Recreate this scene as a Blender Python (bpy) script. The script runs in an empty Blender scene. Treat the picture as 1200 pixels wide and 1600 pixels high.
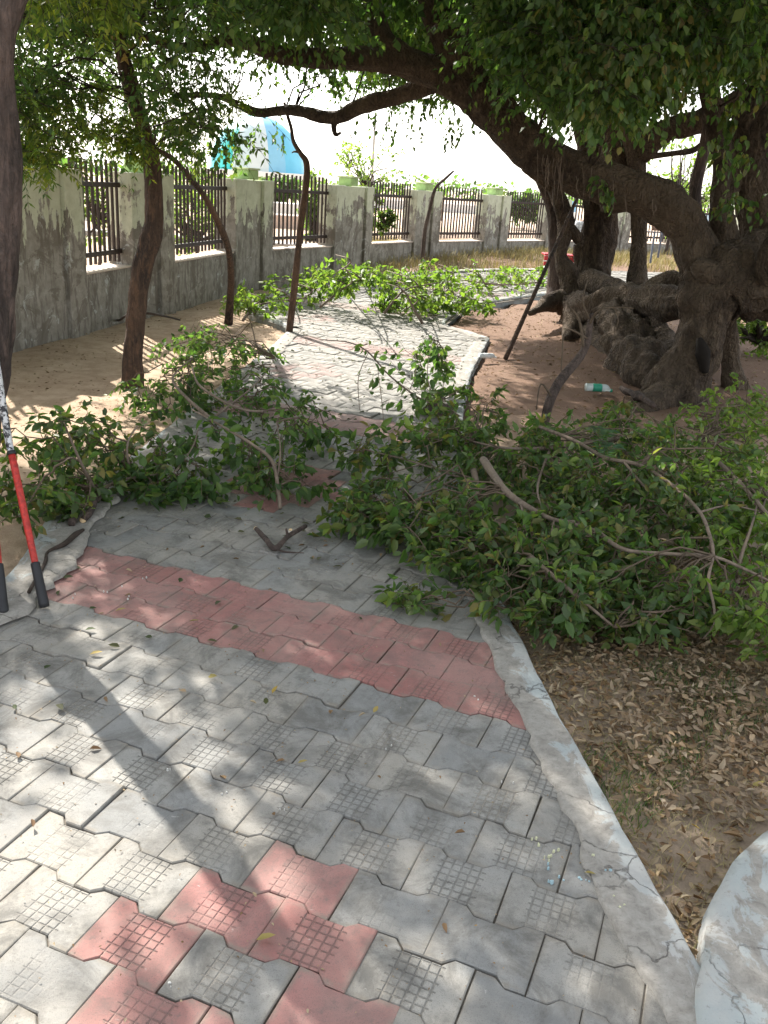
import bpy, math, random
import numpy as np
from mathutils import Vector, noise as mn

random.seed(7)
rng = np.random.default_rng(7)
sc = bpy.context.scene
COL = sc.collection
PI = math.pi

# ------------------------------------------------------------------ camera
CH, CF, CP, CR = 1.6, 1388.0, 0.3508, 0.0665      # height, focal (px of 1600), pitch, roll
cam_d = bpy.data.cameras.new('camera')
cam = bpy.data.objects.new('camera', cam_d); COL.objects.link(cam)
_c, _s = math.cos(CR), math.sin(CR)
_r = Vector((1, 0, 0)); _u = Vector((0, math.sin(CP), math.cos(CP))); _f = Vector((0, math.cos(CP), -math.sin(CP)))
_R = _c * _r + _s * _u; _U = -_s * _r + _c * _u
from mathutils import Matrix
M = Matrix(((_R.x, _U.x, -_f.x, 0), (_R.y, _U.y, -_f.y, 0), (_R.z, _U.z, -_f.z, CH), (0, 0, 0, 1)))
cam.matrix_world = M
cam_d.sensor_fit = 'VERTICAL'; cam_d.sensor_height = 24; cam_d.lens = 24 * CF / 1600
cam_d.clip_start = 0.05; cam_d.clip_end = 3000
sc.camera = cam

# ------------------------------------------------------------------ light
SUN_AWAY = Vector((0.55, -0.835, 0)).normalized()       # ground direction in which shadows fall
SUN_EL = math.radians(39)
w = bpy.data.worlds.new('World'); sc.world = w; w.use_nodes = True
nt = w.node_tree; nt.nodes.clear()
out = nt.nodes.new('ShaderNodeOutputWorld'); bg = nt.nodes.new('ShaderNodeBackground')
sky = nt.nodes.new('ShaderNodeTexSky'); sky.sky_type = 'NISHITA'; sky.sun_disc = False
sky.sun_elevation = SUN_EL
sky.sun_rotation = math.atan2(-SUN_AWAY.x, -SUN_AWAY.y)
sky.air_density = 1.3; sky.dust_density = 2.0; sky.ozone_density = 1.0; sky.altitude = 0
bg.inputs['Strength'].default_value = 0.15
hsv = nt.nodes.new('ShaderNodeHueSaturation'); hsv.inputs['Saturation'].default_value = 0.30   # hazy, nearly white sky
nt.links.new(sky.outputs[0], hsv.inputs['Color']); nt.links.new(hsv.outputs[0], bg.inputs[0]); nt.links.new(bg.outputs[0], out.inputs[0])
sl = bpy.data.lights.new('sun', 'SUN'); sl.energy = 4.2; sl.angle = math.radians(0.55); sl.color = (1, 0.95, 0.87)
so = bpy.data.objects.new('sun', sl); COL.objects.link(so)
TOSUN = Vector((-SUN_AWAY.x * math.cos(SUN_EL), -SUN_AWAY.y * math.cos(SUN_EL), math.sin(SUN_EL)))
so.rotation_euler = TOSUN.to_track_quat('Z', 'Y').to_euler()
sc.view_settings.view_transform = 'Standard'; sc.view_settings.look = 'None'
sc.view_settings.exposure = 1.62; sc.view_settings.gamma = 1; sc.view_settings.use_curve_mapping = False
sc.cycles.max_bounces = 7; sc.cycles.diffuse_bounces = 4; sc.cycles.transmission_bounces = 4
sc.cycles.glossy_bounces = 2; sc.cycles.transparent_max_bounces = 6

# ------------------------------------------------------------------ pixel helpers (1200x1600)
def pray(x, y):
    a = (x - 600) / CF; b = (800 - y) / CF
    r = a * _c - b * _s; u = a * _s + b * _c
    return Vector((r, math.cos(CP) + u * math.sin(CP), -math.sin(CP) + u * math.cos(CP)))
def ground_z(x, y):                                   # gentle rise of the terrain beyond 13 m
    t = min(1, max(0, (y - 13.0) / 9.0)); return 0.34 * t * t * (3 - 2 * t)
def gp(x, y, z=0.0):                                  # point of height z above the terrain under a pixel
    d = pray(x, y); zz = 0
    for _ in range(12):
        t = (CH - z - zz) / -d.z; zz = 0.5 * zz + 0.5 * ground_z(d.x * t, d.y * t) if _ else 0
    t = (CH - z - zz) / -d.z
    return Vector((d.x * t, d.y * t, z + zz))
def at(x, y, Y):
    d = pray(x, y); t = Y / d.y
    return Vector((d.x * t, Y, CH + d.z * t))
def fdepth(p): return (Vector(p) - Vector((0, 0, CH))).dot(_f)
def pxr(d, p): return 0.5 * d * fdepth(p) / CF        # pixel diameter -> radius in metres at p
def proj(P):                                          # numpy projection
    P = np.asarray(P, float); d = P - np.array([0, 0, CH])
    fz = d @ np.array(_f); fz = np.where(fz < 1e-3, 1e-3, fz)
    return 600 + CF * (d @ np.array(_R)) / fz, 800 - CF * (d @ np.array(_U)) / fz, d @ np.array(_f)

# ------------------------------------------------------------------ scene helpers
def tag(o, label=None, cat=None, group=None, kind=None):
    if label: o['label'] = label
    if cat: o['category'] = cat
    if group: o['group'] = group
    if kind: o['kind'] = kind
    return o
def empty(name, loc=(0, 0, 0), rz=0):
    o = bpy.data.objects.new(name, None); COL.objects.link(o); o.location = loc; o.rotation_euler.z = rz
    o.empty_display_size = 0.1
    return o
PARENT_LOC = {}
def link(name, me, mat=None, parent=None, loc=None):
    o = bpy.data.objects.new(name, me); COL.objects.link(o)
    if mat is not None and not me.materials: me.materials.append(mat)
    if parent is not None: o.parent = parent
    if loc is not None: o.location = loc
    return o
def localise(me, parent):
    """mesh written in world coordinates -> coordinates of its (unrotated) parent"""
    if parent is not None:
        l = Vector(parent.location)
        if parent.parent is not None: l = l + Vector(parent.parent.location)
        if l.length > 0: me.transform(Matrix.Translation(-l))
def np_mesh(name, V, Q, smooth=False):
    """V (n,3) float, Q (m,k) int, all faces of k corners"""
    me = bpy.data.meshes.new(name)
    V = np.asarray(V, np.float32); Q = np.asarray(Q, np.int32); m, k = Q.shape
    me.vertices.add(len(V)); me.vertices.foreach_set('co', V.ravel())
    me.loops.add(m * k); me.loops.foreach_set('vertex_index', Q.ravel())
    me.polygons.add(m); me.polygons.foreach_set('loop_start', np.arange(0, m * k, k, dtype=np.int32))
    me.polygons.foreach_set('loop_total', np.full(m, k, np.int32))
    if smooth: me.polygons.foreach_set('use_smooth', np.ones(m, bool))
    me.update(calc_edges=True)
    return me

class MB:
    def __init__(s): s.v = []; s.f = []; s.sm = []
    def add(s, v, f, sm=False):
        b = len(s.v); s.v += [tuple(p) for p in v]; s.f += [tuple(i + b for i in q) for q in f]; s.sm += [sm] * len(f); return s
    def box(s, c, h, rz=0, bev=0.0, taper=1.0):
        """centre c, half sizes h, rotation about z, chamfered edges on top and sides"""
        cx, cy, cz = c; hx, hy, hz = h; cs, sn = math.cos(rz), math.sin(rz)
        b = min(bev, hx * .5, hy * .5, hz * .5)
        def ring(x, y, z):
            if b > 0: pts = [(-x + b, -y), (x - b, -y), (x, -y + b), (x, y - b), (x - b, y), (-x + b, y), (-x, y - b), (-x, -y + b)]
            else: pts = [(-x, -y), (x, -y), (x, y), (-x, y)]
            return [(cx + p * cs - q * sn, cy + p * sn + q * cs, cz + z) for p, q in pts]
        if b > 0: rs = [ring(hx - b, hy - b, -hz), ring(hx, hy, -hz + b), ring(hx * taper, hy * taper, hz - b), ring(hx * taper - b, hy * taper - b, hz)]
        else: rs = [ring(hx, hy, -hz), ring(hx * taper, hy * taper, hz)]
        n = len(rs[0]); v = [p for r in rs for p in r]; f = [tuple(range(n - 1, -1, -1)), tuple(range((len(rs) - 1) * n, len(rs) * n))]
        for k in range(len(rs) - 1):
            for i in range(n):
                j = (i + 1) % n; f.append((k * n + i, k * n + j, (k + 1) * n + j, (k + 1) * n + i))
        return s.add(v, f)
    def tube(s, pts, rad, sides=8, lump=0.0, seed=0, sub=4, ridge=0.0, lfreq=3.0, squash=None, cap=True, fine=0.0):
        pts = [Vector(p) for p in pts]
        P, Rr = catmull(pts, rad, sub)
        n = len(P); v = []; up = Vector((0.13, 0.21, 1)).normalized()
        T = [(P[min(i + 1, n - 1)] - P[max(i - 1, 0)]).normalized() for i in range(n)]
        a = up.cross(T[0]);
        if a.length < .05: a = Vector((1, 0, 0)).cross(T[0])
        a.normalize()
        for i in range(n):
            a = (a - T[i] * a.dot(T[i])).normalized(); b = T[i].cross(a)
            for k in range(sides):
                an = 2 * PI * k / sides
                d = a * math.cos(an) + b * math.sin(an)
                r = Rr[i]
                if lump > 0:
                    q = P[i] + d * r
                    r *= 1 + lump * (mn.noise(q * lfreq + Vector((seed, 0, 0))) + .5 * mn.noise(q * lfreq * 2.6 + Vector((seed, 9, 0))))
                    if ridge > 0: r *= 1 + ridge * mn.noise(Vector((math.cos(an) * 2.3, math.sin(an) * 2.3, i * .12 + seed)))
                if fine > 0:
                    q = P[i] + d * r
                    r *= 1 + fine * (1 - 2 * abs(mn.noise(Vector((q.x * 9, q.y * 9, q.z * 4))))) - fine * .5 * abs(mn.noise(q * 22))
                v.append(P[i] + d * r)
        f = []
        for i in range(n - 1):
            for k in range(sides):
                j = (k + 1) % sides; f.append((i * sides + k, i * sides + j, (i + 1) * sides + j, (i + 1) * sides + k))
        if cap: f.append(tuple(range(sides - 1, -1, -1))); f.append(tuple(range((n - 1) * sides, n * sides)))
        return s.add(v, f, True)
    def build(s, name, mat, parent=None, loc=None, smooth=None):
        me = bpy.data.meshes.new(name); me.from_pydata(s.v, [], s.f)
        me.polygons.foreach_set('use_smooth', [bool(x) if smooth is None else smooth for x in s.sm]); me.update()
        localise(me, parent)
        return link(name, me, mat, parent, loc)

def catmull(pts, rad, sub):
    if len(pts) < 2: return pts, rad
    if len(rad) != len(pts):
        rad = [rad[0] + (rad[-1] - rad[0]) * i / (len(pts) - 1) for i in range(len(pts))]
    P, R = [], []
    for i in range(len(pts) - 1):
        p0 = pts[max(i - 1, 0)]; p1 = pts[i]; p2 = pts[i + 1]; p3 = pts[min(i + 2, len(pts) - 1)]
        for k in range(sub):
            t = k / sub
            P.append(0.5 * ((2 * p1) + (p2 - p0) * t + (2 * p0 - 5 * p1 + 4 * p2 - p3) * t * t + (3 * p1 - p0 - 3 * p2 + p3) * t ** 3))
            R.append(rad[i] + (rad[i + 1] - rad[i]) * t)
    P.append(pts[-1]); R.append(rad[-1])
    return P, R

# ------------------------------------------------------------------ materials
class NT:
    def __init__(s, name):
        s.m = bpy.data.materials.new(name); s.m.use_nodes = True; s.t = s.m.node_tree; s.n = s.t.nodes; s.l = s.t.links
        s.n.clear(); s.o = s.n.new('ShaderNodeOutputMaterial'); s.p = s.n.new('ShaderNodeBsdfPrincipled')
        s.l.new(s.p.outputs[0], s.o.inputs[0]); s.p.inputs['Roughness'].default_value = .85
        s.p.inputs['Specular IOR Level'].default_value = .3
    def N(s, t, **k):
        n = s.n.new(t)
        for a, b in k.items(): setattr(n, a, b)
        return n
    def put(s, sock, v):
        if isinstance(v, bpy.types.NodeSocket): s.l.new(v, sock)
        else:
            if sock.type == 'RGBA' and not hasattr(v, '__len__'): v = (v, v, v, 1)
            elif sock.type == 'RGBA' and len(v) == 3: v = (*v, 1)
            sock.default_value = v
    def math(s, op, a, b=None, c=None, clamp=False):
        n = s.N('ShaderNodeMath', operation=op, use_clamp=clamp); s.put(n.inputs[0], a)
        if b is not None: s.put(n.inputs[1], b)
        if c is not None: s.put(n.inputs[2], c)
        return n.outputs[0]
    def noise(s, scale, vec=None, detail=4, rough=.55, dist=0, dim='3D'):
        n = s.N('ShaderNodeTexNoise', noise_dimensions=dim); n.inputs['Scale'].default_value = scale; n.inputs['Detail'].default_value = detail
        n.inputs['Roughness'].default_value = rough; n.inputs['Distortion'].default_value = dist
        if vec is not None: s.l.new(vec, n.inputs['Vector'])
        return n.outputs['Fac']
    def ramp(s, fac, stops, interp='LINEAR'):
        n = s.N('ShaderNodeValToRGB'); n.color_ramp.interpolation = interp; e = n.color_ramp.elements
        while len(e) < len(stops): e.new(.5)
        for q, (p, c) in zip(e, stops):
            q.position = p; q.color = (c, c, c, 1) if not hasattr(c, '__len__') else (*c, 1)
        s.put(n.inputs[0], fac); return n.outputs[0]
    def mix(s, fac, a, b, mode='MIX'):
        n = s.N('ShaderNodeMix', data_type='RGBA', blend_type=mode); s.put(n.inputs[0], fac); s.put(n.inputs[6], a); s.put(n.inputs[7], b); return n.outputs[2]
    def pos(s): return s.N('ShaderNodeNewGeometry').outputs['Position']
    def obj(s): return s.N('ShaderNodeTexCoord').outputs['Object']
    def isl(s): return s.N('ShaderNodeNewGeometry').outputs['Random Per Island']
    def rnd(s):
        a = s.math('ADD', s.isl(), s.N('ShaderNodeObjectInfo').outputs['Random']); return s.math('FRACT', a)
    def mapv(s, vec, scale):
        n = s.N('ShaderNodeMapping'); n.inputs['Scale'].default_value = scale; s.l.new(vec, n.inputs[0]); return n.outputs[0]
    def bump(s, h, strength=.5, dist=.01):
        n = s.N('ShaderNodeBump'); n.inputs['Strength'].default_value = strength; n.inputs['Distance'].default_value = dist
        s.put(n.inputs['Height'], h); s.l.new(n.outputs[0], s.p.inputs['Normal']); return n
    def col(s, c): s.put(s.p.inputs['Base Color'], c)
    def ro(s, v): s.put(s.p.inputs['Roughness'], v)

def simple(name, c, rough=.8, var=.15, scale=12, spec=.3, metal=0):
    m = NT(name); n = m.noise(scale, m.pos(), 5, .6)
    lo = tuple(x * (1 - var) for x in c); hi = tuple(min(1, x * (1 + var)) for x in c)
    m.col(m.ramp(n, [(.3, lo), (.7, hi)])); m.ro(rough); m.p.inputs['Specular IOR Level'].default_value = spec
    m.p.inputs['Metallic'].default_value = metal; m.bump(n, .25, .004); return m.m

def leaf_mat(name, cols, trans=.35, rough=.42, spec=.4, tcol=(1.0, 1.15, .45), tmul=2.2):
    m = NT(name); r = m.rnd()
    n = len(cols); c = m.ramp(r, [(i / (n - 1), cols[i]) for i in range(n)])
    c2 = m.mix(m.noise(3.0, m.pos(), 2), m.mix(.35, c, (.01, .02, .008)), c)
    m.col(c2); m.ro(rough); m.p.inputs['Specular IOR Level'].default_value = spec
    tb = m.N('ShaderNodeBsdfTranslucent'); hs = m.mix(1, c2, tuple(x * tmul for x in tcol), 'MULTIPLY'); m.put(tb.inputs[0], hs)
    mx = m.N('ShaderNodeMixShader'); mx.inputs[0].default_value = trans
    m.l.new(m.p.outputs[0], mx.inputs[1]); m.l.new(tb.outputs[0], mx.inputs[2]); m.l.new(mx.outputs[0], m.o.inputs[0])
    return m.m
M_leaf = leaf_mat('leaf_green', [(.036, .07, .022), (.06, .11, .032), (.095, .165, .045), (.06, .12, .036), (.17, .22, .06), (.045, .08, .028), (.11, .17, .05), (.20, .16, .06), (.05, .09, .03), (.17, .21, .11)], .45, .48)
M_leafd = leaf_mat('leaf_dark', [(.038, .07, .026), (.052, .10, .034), (.085, .145, .043), (.052, .105, .037), (.14, .18, .055), (.06, .11, .04)], .5, .5)
M_leafb = leaf_mat('leaf_fresh', [(.09, .15, .035), (.13, .20, .04), (.17, .23, .05), (.09, .15, .04), (.24, .28, .08)], .42, .5)
M_neem = leaf_mat('leaf_neem', [(.03, .07, .02), (.05, .09, .02), (.09, .13, .025), (.03, .06, .02), (.16, .17, .03)], .45)
M_neemy = leaf_mat('leaf_neem_young', [(.06, .10, .022), (.10, .14, .028), (.16, .19, .035), (.06, .10, .025), (.26, .26, .05)], .55)
M_fern = leaf_mat('leaf_fern', [(.05, .11, .07), (.07, .14, .09)], .2)
M_dryleaf = leaf_mat('leaf_dry', [(.30, .20, .11), (.22, .13, .07), (.42, .32, .20), (.16, .09, .05), (.50, .40, .27), (.34, .22, .10)], .12, .8, .15, (1, .9, .7), 1.2)
M_pale = leaf_mat('leaf_pale', [(.36, .26, .16), (.27, .18, .11), (.45, .35, .24), (.20, .13, .08), (.50, .40, .29)], .12, .8, .15, (1, .9, .7), 1.2)
M_yleaf = leaf_mat('leaf_yellowed', [(.45, .30, .06), (.38, .30, .10), (.30, .25, .09), (.5, .36, .12)], .15, .7, .2, (1, .9, .6), 1.2)
M_straw = leaf_mat('straw', [(.38, .31, .15), (.30, .25, .12), (.48, .40, .22), (.22, .22, .08)], .15, .8, .1, (1, .95, .6), 1.2)
M_gleaf = leaf_mat('leaf_fallen', [(.05, .07, .025), (.08, .085, .03), (.10, .09, .05), (.035, .06, .02)], .1, .7, .2)

def bark(name, dark, mid, light, vs=(9, 9, 2.2), dist=.02, dusty=0.0, st=.9, crk=.2):
    m = NT(name); P = m.pos(); v = m.mapv(P, vs)
    a = m.noise(1.6, v, 8, .68, .6); b = m.noise(1.3, P, 4, .6); c = m.noise(45, P, 4, .6)
    col = m.ramp(a, [(.28, dark), (.5, mid), (.72, light)])
    col = m.mix(m.ramp(b, [(.4, 0), (.7, .65)]), col, light)
    col = m.mix(m.ramp(c, [(.55, 0), (.75, .5)]), col, dark)
    if dusty > 0:
        ge = m.N('ShaderNodeNewGeometry'); sp = m.N('ShaderNodeSeparateXYZ'); m.l.new(ge.outputs['Normal'], sp.inputs[0])
        d = m.math('MULTIPLY', m.ramp(sp.outputs[2], [(.1, 0), (.8, dusty)]), m.ramp(m.noise(6, P, 5), [(.35, .1), (.6, 1)]))
        col = m.mix(d, col, (.26, .19, .13))
    m.col(col); m.ro(.9)
    vor = m.N('ShaderNodeTexVoronoi', feature='DISTANCE_TO_EDGE'); vor.inputs['Scale'].default_value = 2.4
    m.l.new(m.mapv(P, (vs[0], vs[1], vs[2] * 1.3)), vor.inputs['Vector'])
    cr = m.ramp(vor.outputs['Distance'], [(0, 0), (.25, 1)])
    h = m.math('ADD', a, m.math('ADD', m.math('MULTIPLY', c, .3), m.math('MULTIPLY', cr, crk))); m.bump(h, st, dist); return m.m
M_bark = bark('bark_big_tree', (.018, .013, .010), (.072, .051, .036), (.19, .14, .095), (11, 11, 5), .09, .35, 1.0, .25)
M_barkr = bark('bark_red_brown', (.014, .011, .010), (.055, .040, .033), (.20, .115, .07), (22, 22, 5), .03, 0, 1.0)
M_barkg = bark('bark_grey', (.018, .014, .013), (.06, .046, .04), (.17, .12, .10), (16, 16, 4), .03, 0, 1.0)
M_stem = bark('stem_bark', (.06, .045, .035), (.14, .105, .08), (.24, .19, .15), (30, 30, 12), .004, .3, .5)
M_twig = simple('twig', (.11, .08, .055), .85, .3, 30)
M_twigd = simple('twig_dark', (.045, .033, .026), .9, .3, 30)
M_cut = simple('cut_wood', (.62, .45, .26), .8, .12, 60)

# ------------------------------------------------------------------ leaf machinery
def norm(a): return a / np.maximum(np.linalg.norm(a, axis=-1, keepdims=True), 1e-9)
LEAF_S = np.array([0, .28, .66, 1.0, .66, .28]); LEAF_W = np.array([0, .5, .42, 0, -.42, -.5])
def leaves(pos, dirs, nrm, L, Wd, fold=.18, curl=.18):
    """oval folded leaves, 6 verts and 2 quads each"""
    n = len(pos); d = norm(dirs); nr = nrm - d * (nrm * d).sum(-1, keepdims=True); nr = norm(nr); sd = np.cross(d, nr)
    L = np.broadcast_to(np.asarray(L, float), (n,))[:, None, None]; Wd = np.broadcast_to(np.asarray(Wd, float), (n,))[:, None, None]
    S = LEAF_S[None, :, None]; Wt = LEAF_W[None, :, None]
    V = pos[:, None, :] + d[:, None, :] * L * S + sd[:, None, :] * Wd * Wt + nr[:, None, :] * (np.abs(Wt) * Wd * fold * 2 - curl * L * S * S)
    b = (np.arange(n) * 6)[:, None]
    Q = np.concatenate([b + np.array([0, 1, 2, 3]), b + np.array([0, 3, 4, 5])], 0)
    return V.reshape(-1, 3), Q
def leaves4(pos, dirs, nrm, L, Wd):
    n = len(pos); d = norm(dirs); nr = norm(nrm - d * (nrm * d).sum(-1, keepdims=True)); sd = np.cross(d, nr)
    L = np.broadcast_to(np.asarray(L, float), (n,))[:, None, None]; Wd = np.broadcast_to(np.asarray(Wd, float), (n,))[:, None, None]
    S = np.array([0, .42, 1, .42])[None, :, None]; Wt = np.array([0, .5, 0, -.5])[None, :, None]
    V = pos[:, None, :] + d[:, None, :] * L * S + sd[:, None, :] * Wd * Wt + nr[:, None, :] * (np.abs(Wt) * Wd * .3 - .12 * L * S * S)
    b = (np.arange(n) * 4)[:, None]; return V.reshape(-1, 3), b + np.array([0, 1, 2, 3])
def tubes(P, r0, r1, sides=4):
    """P (n,k,3) polylines -> thin tapered tubes"""
    n, k, _ = P.shape; T = np.gradient(P, axis=1); T = norm(T)
    ref = np.where(np.abs(T[:, :, 2:3]) > .85, np.array([1., 0, 0]), np.array([0, 0, 1.])); A = norm(np.cross(ref, T)); B = np.cross(T, A)
    R = (np.asarray(r0).reshape(-1, 1) * (1 - np.linspace(0, 1, k)) + np.asarray(r1).reshape(-1, 1) * np.linspace(0, 1, k)).reshape(-1, k)
    R = np.broadcast_to(R, (n, k))
    an = np.arange(sides) * 2 * PI / sides
    V = P[:, :, None, :] + (A[:, :, None, :] * np.cos(an)[:, None] + B[:, :, None, :] * np.sin(an)[:, None]) * R[:, :, None, None]
    base = (np.arange(n) * k * sides)[:, None, None]; ii = (np.arange(k - 1) * sides)[None, :, None]; kk = np.arange(sides)[None, None, :]; kn = (kk + 1) % sides
    Q = np.stack([base + ii + kk, base + ii + kn, base + ii + sides + kn, base + ii + sides + kk], -1).reshape(-1, 4)
    return V.reshape(-1, 3), Q
def curves(A, B, sag, k=5, wob=.06):
    t = np.linspace(0, 1, k)[None, :, None]; ln = np.linalg.norm(B - A, axis=1)[:, None, None]
    C = A[:, None] * (1 - t) + B[:, None] * t
    w = rng.normal(size=(len(A), k, 3)) * wob * ln * np.sin(np.linspace(0, PI, k))[None, :, None]
    C = C + w; C[:, :, 2] += (np.asarray(sag).reshape(-1, 1) * (4 * t * (1 - t))[:, :, 0]) * ln[:, :, 0]
    return C
def sample(C, t):
    """C (n,k,3), t (n,m) in 0..1 -> points and tangents (n,m,3)"""
    k = C.shape[1]; x = np.clip(t, 0, .999) * (k - 1); i = x.astype(int); f = (x - i)[..., None]
    n = np.arange(len(C))[:, None]; a = C[n, i]; b = C[n, i + 1]
    return a * (1 - f) + b * f, norm(b - a)
def leaf_sets(C, nl, L, W, t0=.25, droop=.45, up=.9, jitter=.5, lvar=.3):
    """leaves along curves C; returns pos, dir, normal, length, width"""
    n = len(C); t = t0 + (1 - t0) * (np.arange(nl)[None, :] + rng.uniform(0, 1, (n, nl))) / nl
    P, T = sample(C, t)
    side = np.cross(T, rng.normal(size=P.shape) * .7 + np.array([0, 0, 1.])); side = norm(side) * np.where(np.arange(nl) % 2 == 0, 1, -1)[None, :, None]
    D = norm(T * .55 + side * .75 + rng.normal(size=P.shape) * jitter * .6 - np.array([0, 0, droop]))
    Nn = norm(rng.normal(size=P.shape) * jitter + np.array([0, 0, up]))
    LL = L * rng.uniform(1 - lvar, 1 + lvar, t.shape)
    return P.reshape(-1, 3), D.reshape(-1, 3), Nn.reshape(-1, 3), LL.ravel(), (LL * W / L * rng.uniform(.85, 1.15, t.shape)).ravel()
# a few template leaves for the individually built ones
def leaf_template(L, W, mat, fold=.16, curl=.2, name='leaf'):
    V, Q = leaves(np.zeros((1, 3)), np.array([[0, 1., 0]]), np.array([[0, 0, 1.]]), L, W, fold, curl)
    V = np.vstack([V, V * [1, 1, 1] + [0, 0, -.0004]])[:6]
    me = np_mesh(name, V, Q); me.materials.append(mat); return me
def frame_matrix(p, d, n, s):
    d = Vector(d).normalized(); n = Vector(n); n = (n - d * n.dot(d)).normalized(); x = d.cross(n)
    return Matrix(((x.x * s, d.x * s, n.x * s, p[0]), (x.y * s, d.y * s, n.y * s, p[1]), (x.z * s, d.z * s, n.z * s, p[2]), (0, 0, 0, 1)))

# ================================================================== GROUND
PATH_R = [(0.88, 0.6), (0.84, 1.2), (0.774, 1.551), (0.68, 2.167), (0.60, 2.682), (0.513, 3.439), (0.44, 3.95), (0.42, 4.6), (0.47, 5.6), (0.58, 6.9), (0.71, 8.1), (0.9, 9.3), (1.1, 10.48)]
PATH_L = [(-1.49, 3.0), (-1.53, 3.45), (-1.6, 3.95), (-1.56, 4.5), (-1.50, 5.4), (-1.42, 6.7), (-1.33, 8.0), (-1.25, 9.2), (-1.22, 10.25)]
def xint(L, y):
    for (x0, y0), (x1, y1) in zip(L, L[1:]):
        if y0 <= y <= y1: return x0 + (x1 - x0) * (y - y0) / (y1 - y0)
    return L[0][0] if y < L[0][1] else L[-1][0]
FAR_POLY = [(-1.22, 10.25), (-1.86, 11.3), (-1.9, 13.0), (-1.2, 15.3), (1.2, 17.6), (4, 19.0), (9, 20.5), (16, 21.6), (16, 19.6), (9, 18.3), (5, 17.2), (2.7, 15.6), (1.1, 13.6), (0.62, 11.4), (1.1, 10.48)]
LEFT_WEDGE = [(-3.5, 0.3), (-3.5, 2.2), (-1.95, 2.72), (-1.49, 3.0)]
def in_poly(x, y, P):
    c = False; n = len(P)
    for i in range(n):
        x1, y1 = P[i]; x2, y2 = P[(i + 1) % n]
        if (y1 > y) != (y2 > y) and x < (x2 - x1) * (y - y1) / (y2 - y1) + x1: c = not c
    return c
PATH_POLY = PATH_R + [(0.62, 11.4), (1.1, 13.6), (2.7, 15.6), (5, 17.2), (9, 18.3), (16, 19.6), (16, 21.6), (9, 20.5), (4, 19.0), (1.2, 17.6), (-1.2, 15.3), (-1.9, 13.0), (-1.86, 11.3)] + PATH_L[::-1] + LEFT_WEDGE[::-1][1:]
def dist_poly(x, y, P):
    best = 9e9; n = len(P)
    for i in range(n):
        x1, y1 = P[i]; x2, y2 = P[(i + 1) % n]; dx, dy = x2 - x1, y2 - y1
        t = max(0, min(1, ((x - x1) * dx + (y - y1) * dy) / (dx * dx + dy * dy + 1e-12)))
        best = min(best, math.hypot(x - x1 - t * dx, y - y1 - t * dy))
    return best
def soil_z(x, y):
    """height of the loose earth"""
    z = ground_z(x, y) - .05
    if abs(x) < 30 and -3 < y < 40:
        z += .03 * mn.noise(Vector((x * .9, y * .9, 0))) + .012 * mn.noise(Vector((x * 3.5, y * 3.5, 4))) + .006 * mn.noise(Vector((x * 11, y * 11, 7)))
        if -4 < x < 6 and y < 24:
            ins = in_poly(x, y, PATH_POLY); d = dist_poly(x, y, PATH_POLY)
            if ins: z = ground_z(x, y) - .05 - .12 * min(1, d / .1)
        # bank of earth around the big tree
        r = math.hypot((x - 3.4) / 2.6, (y - 10.5) / 4.2)
        if r < 1: z += .10 * (1 - r * r)
    return z
def axis(vals):
    o = []
    for a, b, st in vals:
        o += list(np.arange(a, b, st))
    return np.array(o)
gx = axis([(-900, -100, 100), (-100, -12, 8), (-12, -4, .5), (-4, 4, .07), (4, 12, .4), (12, 100, 8), (100, 901, 100)])
gy = axis([(-60, -2, 6), (-2, 0.6, .4), (.6, 12, .08), (12, 30, .5), (30, 120, 8), (120, 2100, 120)])
V = np.array([(x, y, soil_z(x, y)) for y in gy for x in gx])
nx, ny = len(gx), len(gy)
I = (np.arange(ny - 1)[:, None] * nx + np.arange(nx - 1)[None, :]).ravel()
me = np_mesh('ground', V, np.stack([I, I + 1, I + nx + 1, I + nx], 1), True)
m = NT('soil'); P = m.pos()
a = m.noise(1.3, P, 6, .6); b = m.noise(9, P, 6, .65); c = m.noise(90, P, 5, .7); d = m.noise(260, P, 2, .6)
col = m.ramp(a, [(.3, (.40, .285, .195)), (.5, (.47, .345, .24)), (.7, (.54, .41, .295))])
col = m.mix(m.ramp(b, [(.42, 0), (.68, .6)]), col, (.24, .15, .09))
col = m.mix(m.ramp(c, [(.58, 0), (.70, .55)]), col, (.13, .08, .05))
col = m.mix(m.ramp(d, [(.62, 0), (.72, .6)]), col, (.62, .50, .38))
sp = m.N('ShaderNodeSeparateXYZ'); m.l.new(P, sp.inputs[0])
wx = m.math('ADD', sp.outputs[0], m.math('MULTIPLY', m.math('SUBTRACT', a, .5), 1.2))
bed = m.math('MULTIPLY', m.ramp(m.math('SUBTRACT', wx, 0.3), [(0, 0), (.12, 1)]), m.ramp(m.math('MULTIPLY', sp.outputs[1], .1), [(.50, 1), (.66, 0)]))
col = m.mix(m.math('MULTIPLY', bed, .8), col, (.23, .18, .13))
red = m.math('MULTIPLY', m.ramp(m.math('SUBTRACT', wx, 0.3), [(0, 0), (.3, 1)]), m.ramp(m.math('MULTIPLY', sp.outputs[1], .1), [(.55, 0), (.75, 1)]))
col = m.mix(m.math('MULTIPLY', red, .9), col, (.15, .085, .055))  # reddish brown earth, its colour darkened further for the shade under the tree
far = m.ramp(m.math('MULTIPLY', sp.outputs[1], .01), [(.24, 0), (.4, .9)])
col = m.mix(far, col, m.mix(b, (.55, .40, .29), (.46, .36, .27)))
m.col(col); m.ro(.95); m.bump(m.math('ADD', b, m.math('ADD', m.math('MULTIPLY', c, .5), m.math('MULTIPLY', d, .2))), .7, .02)
tag(link('ground', me, m.m), kind='structure')

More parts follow.
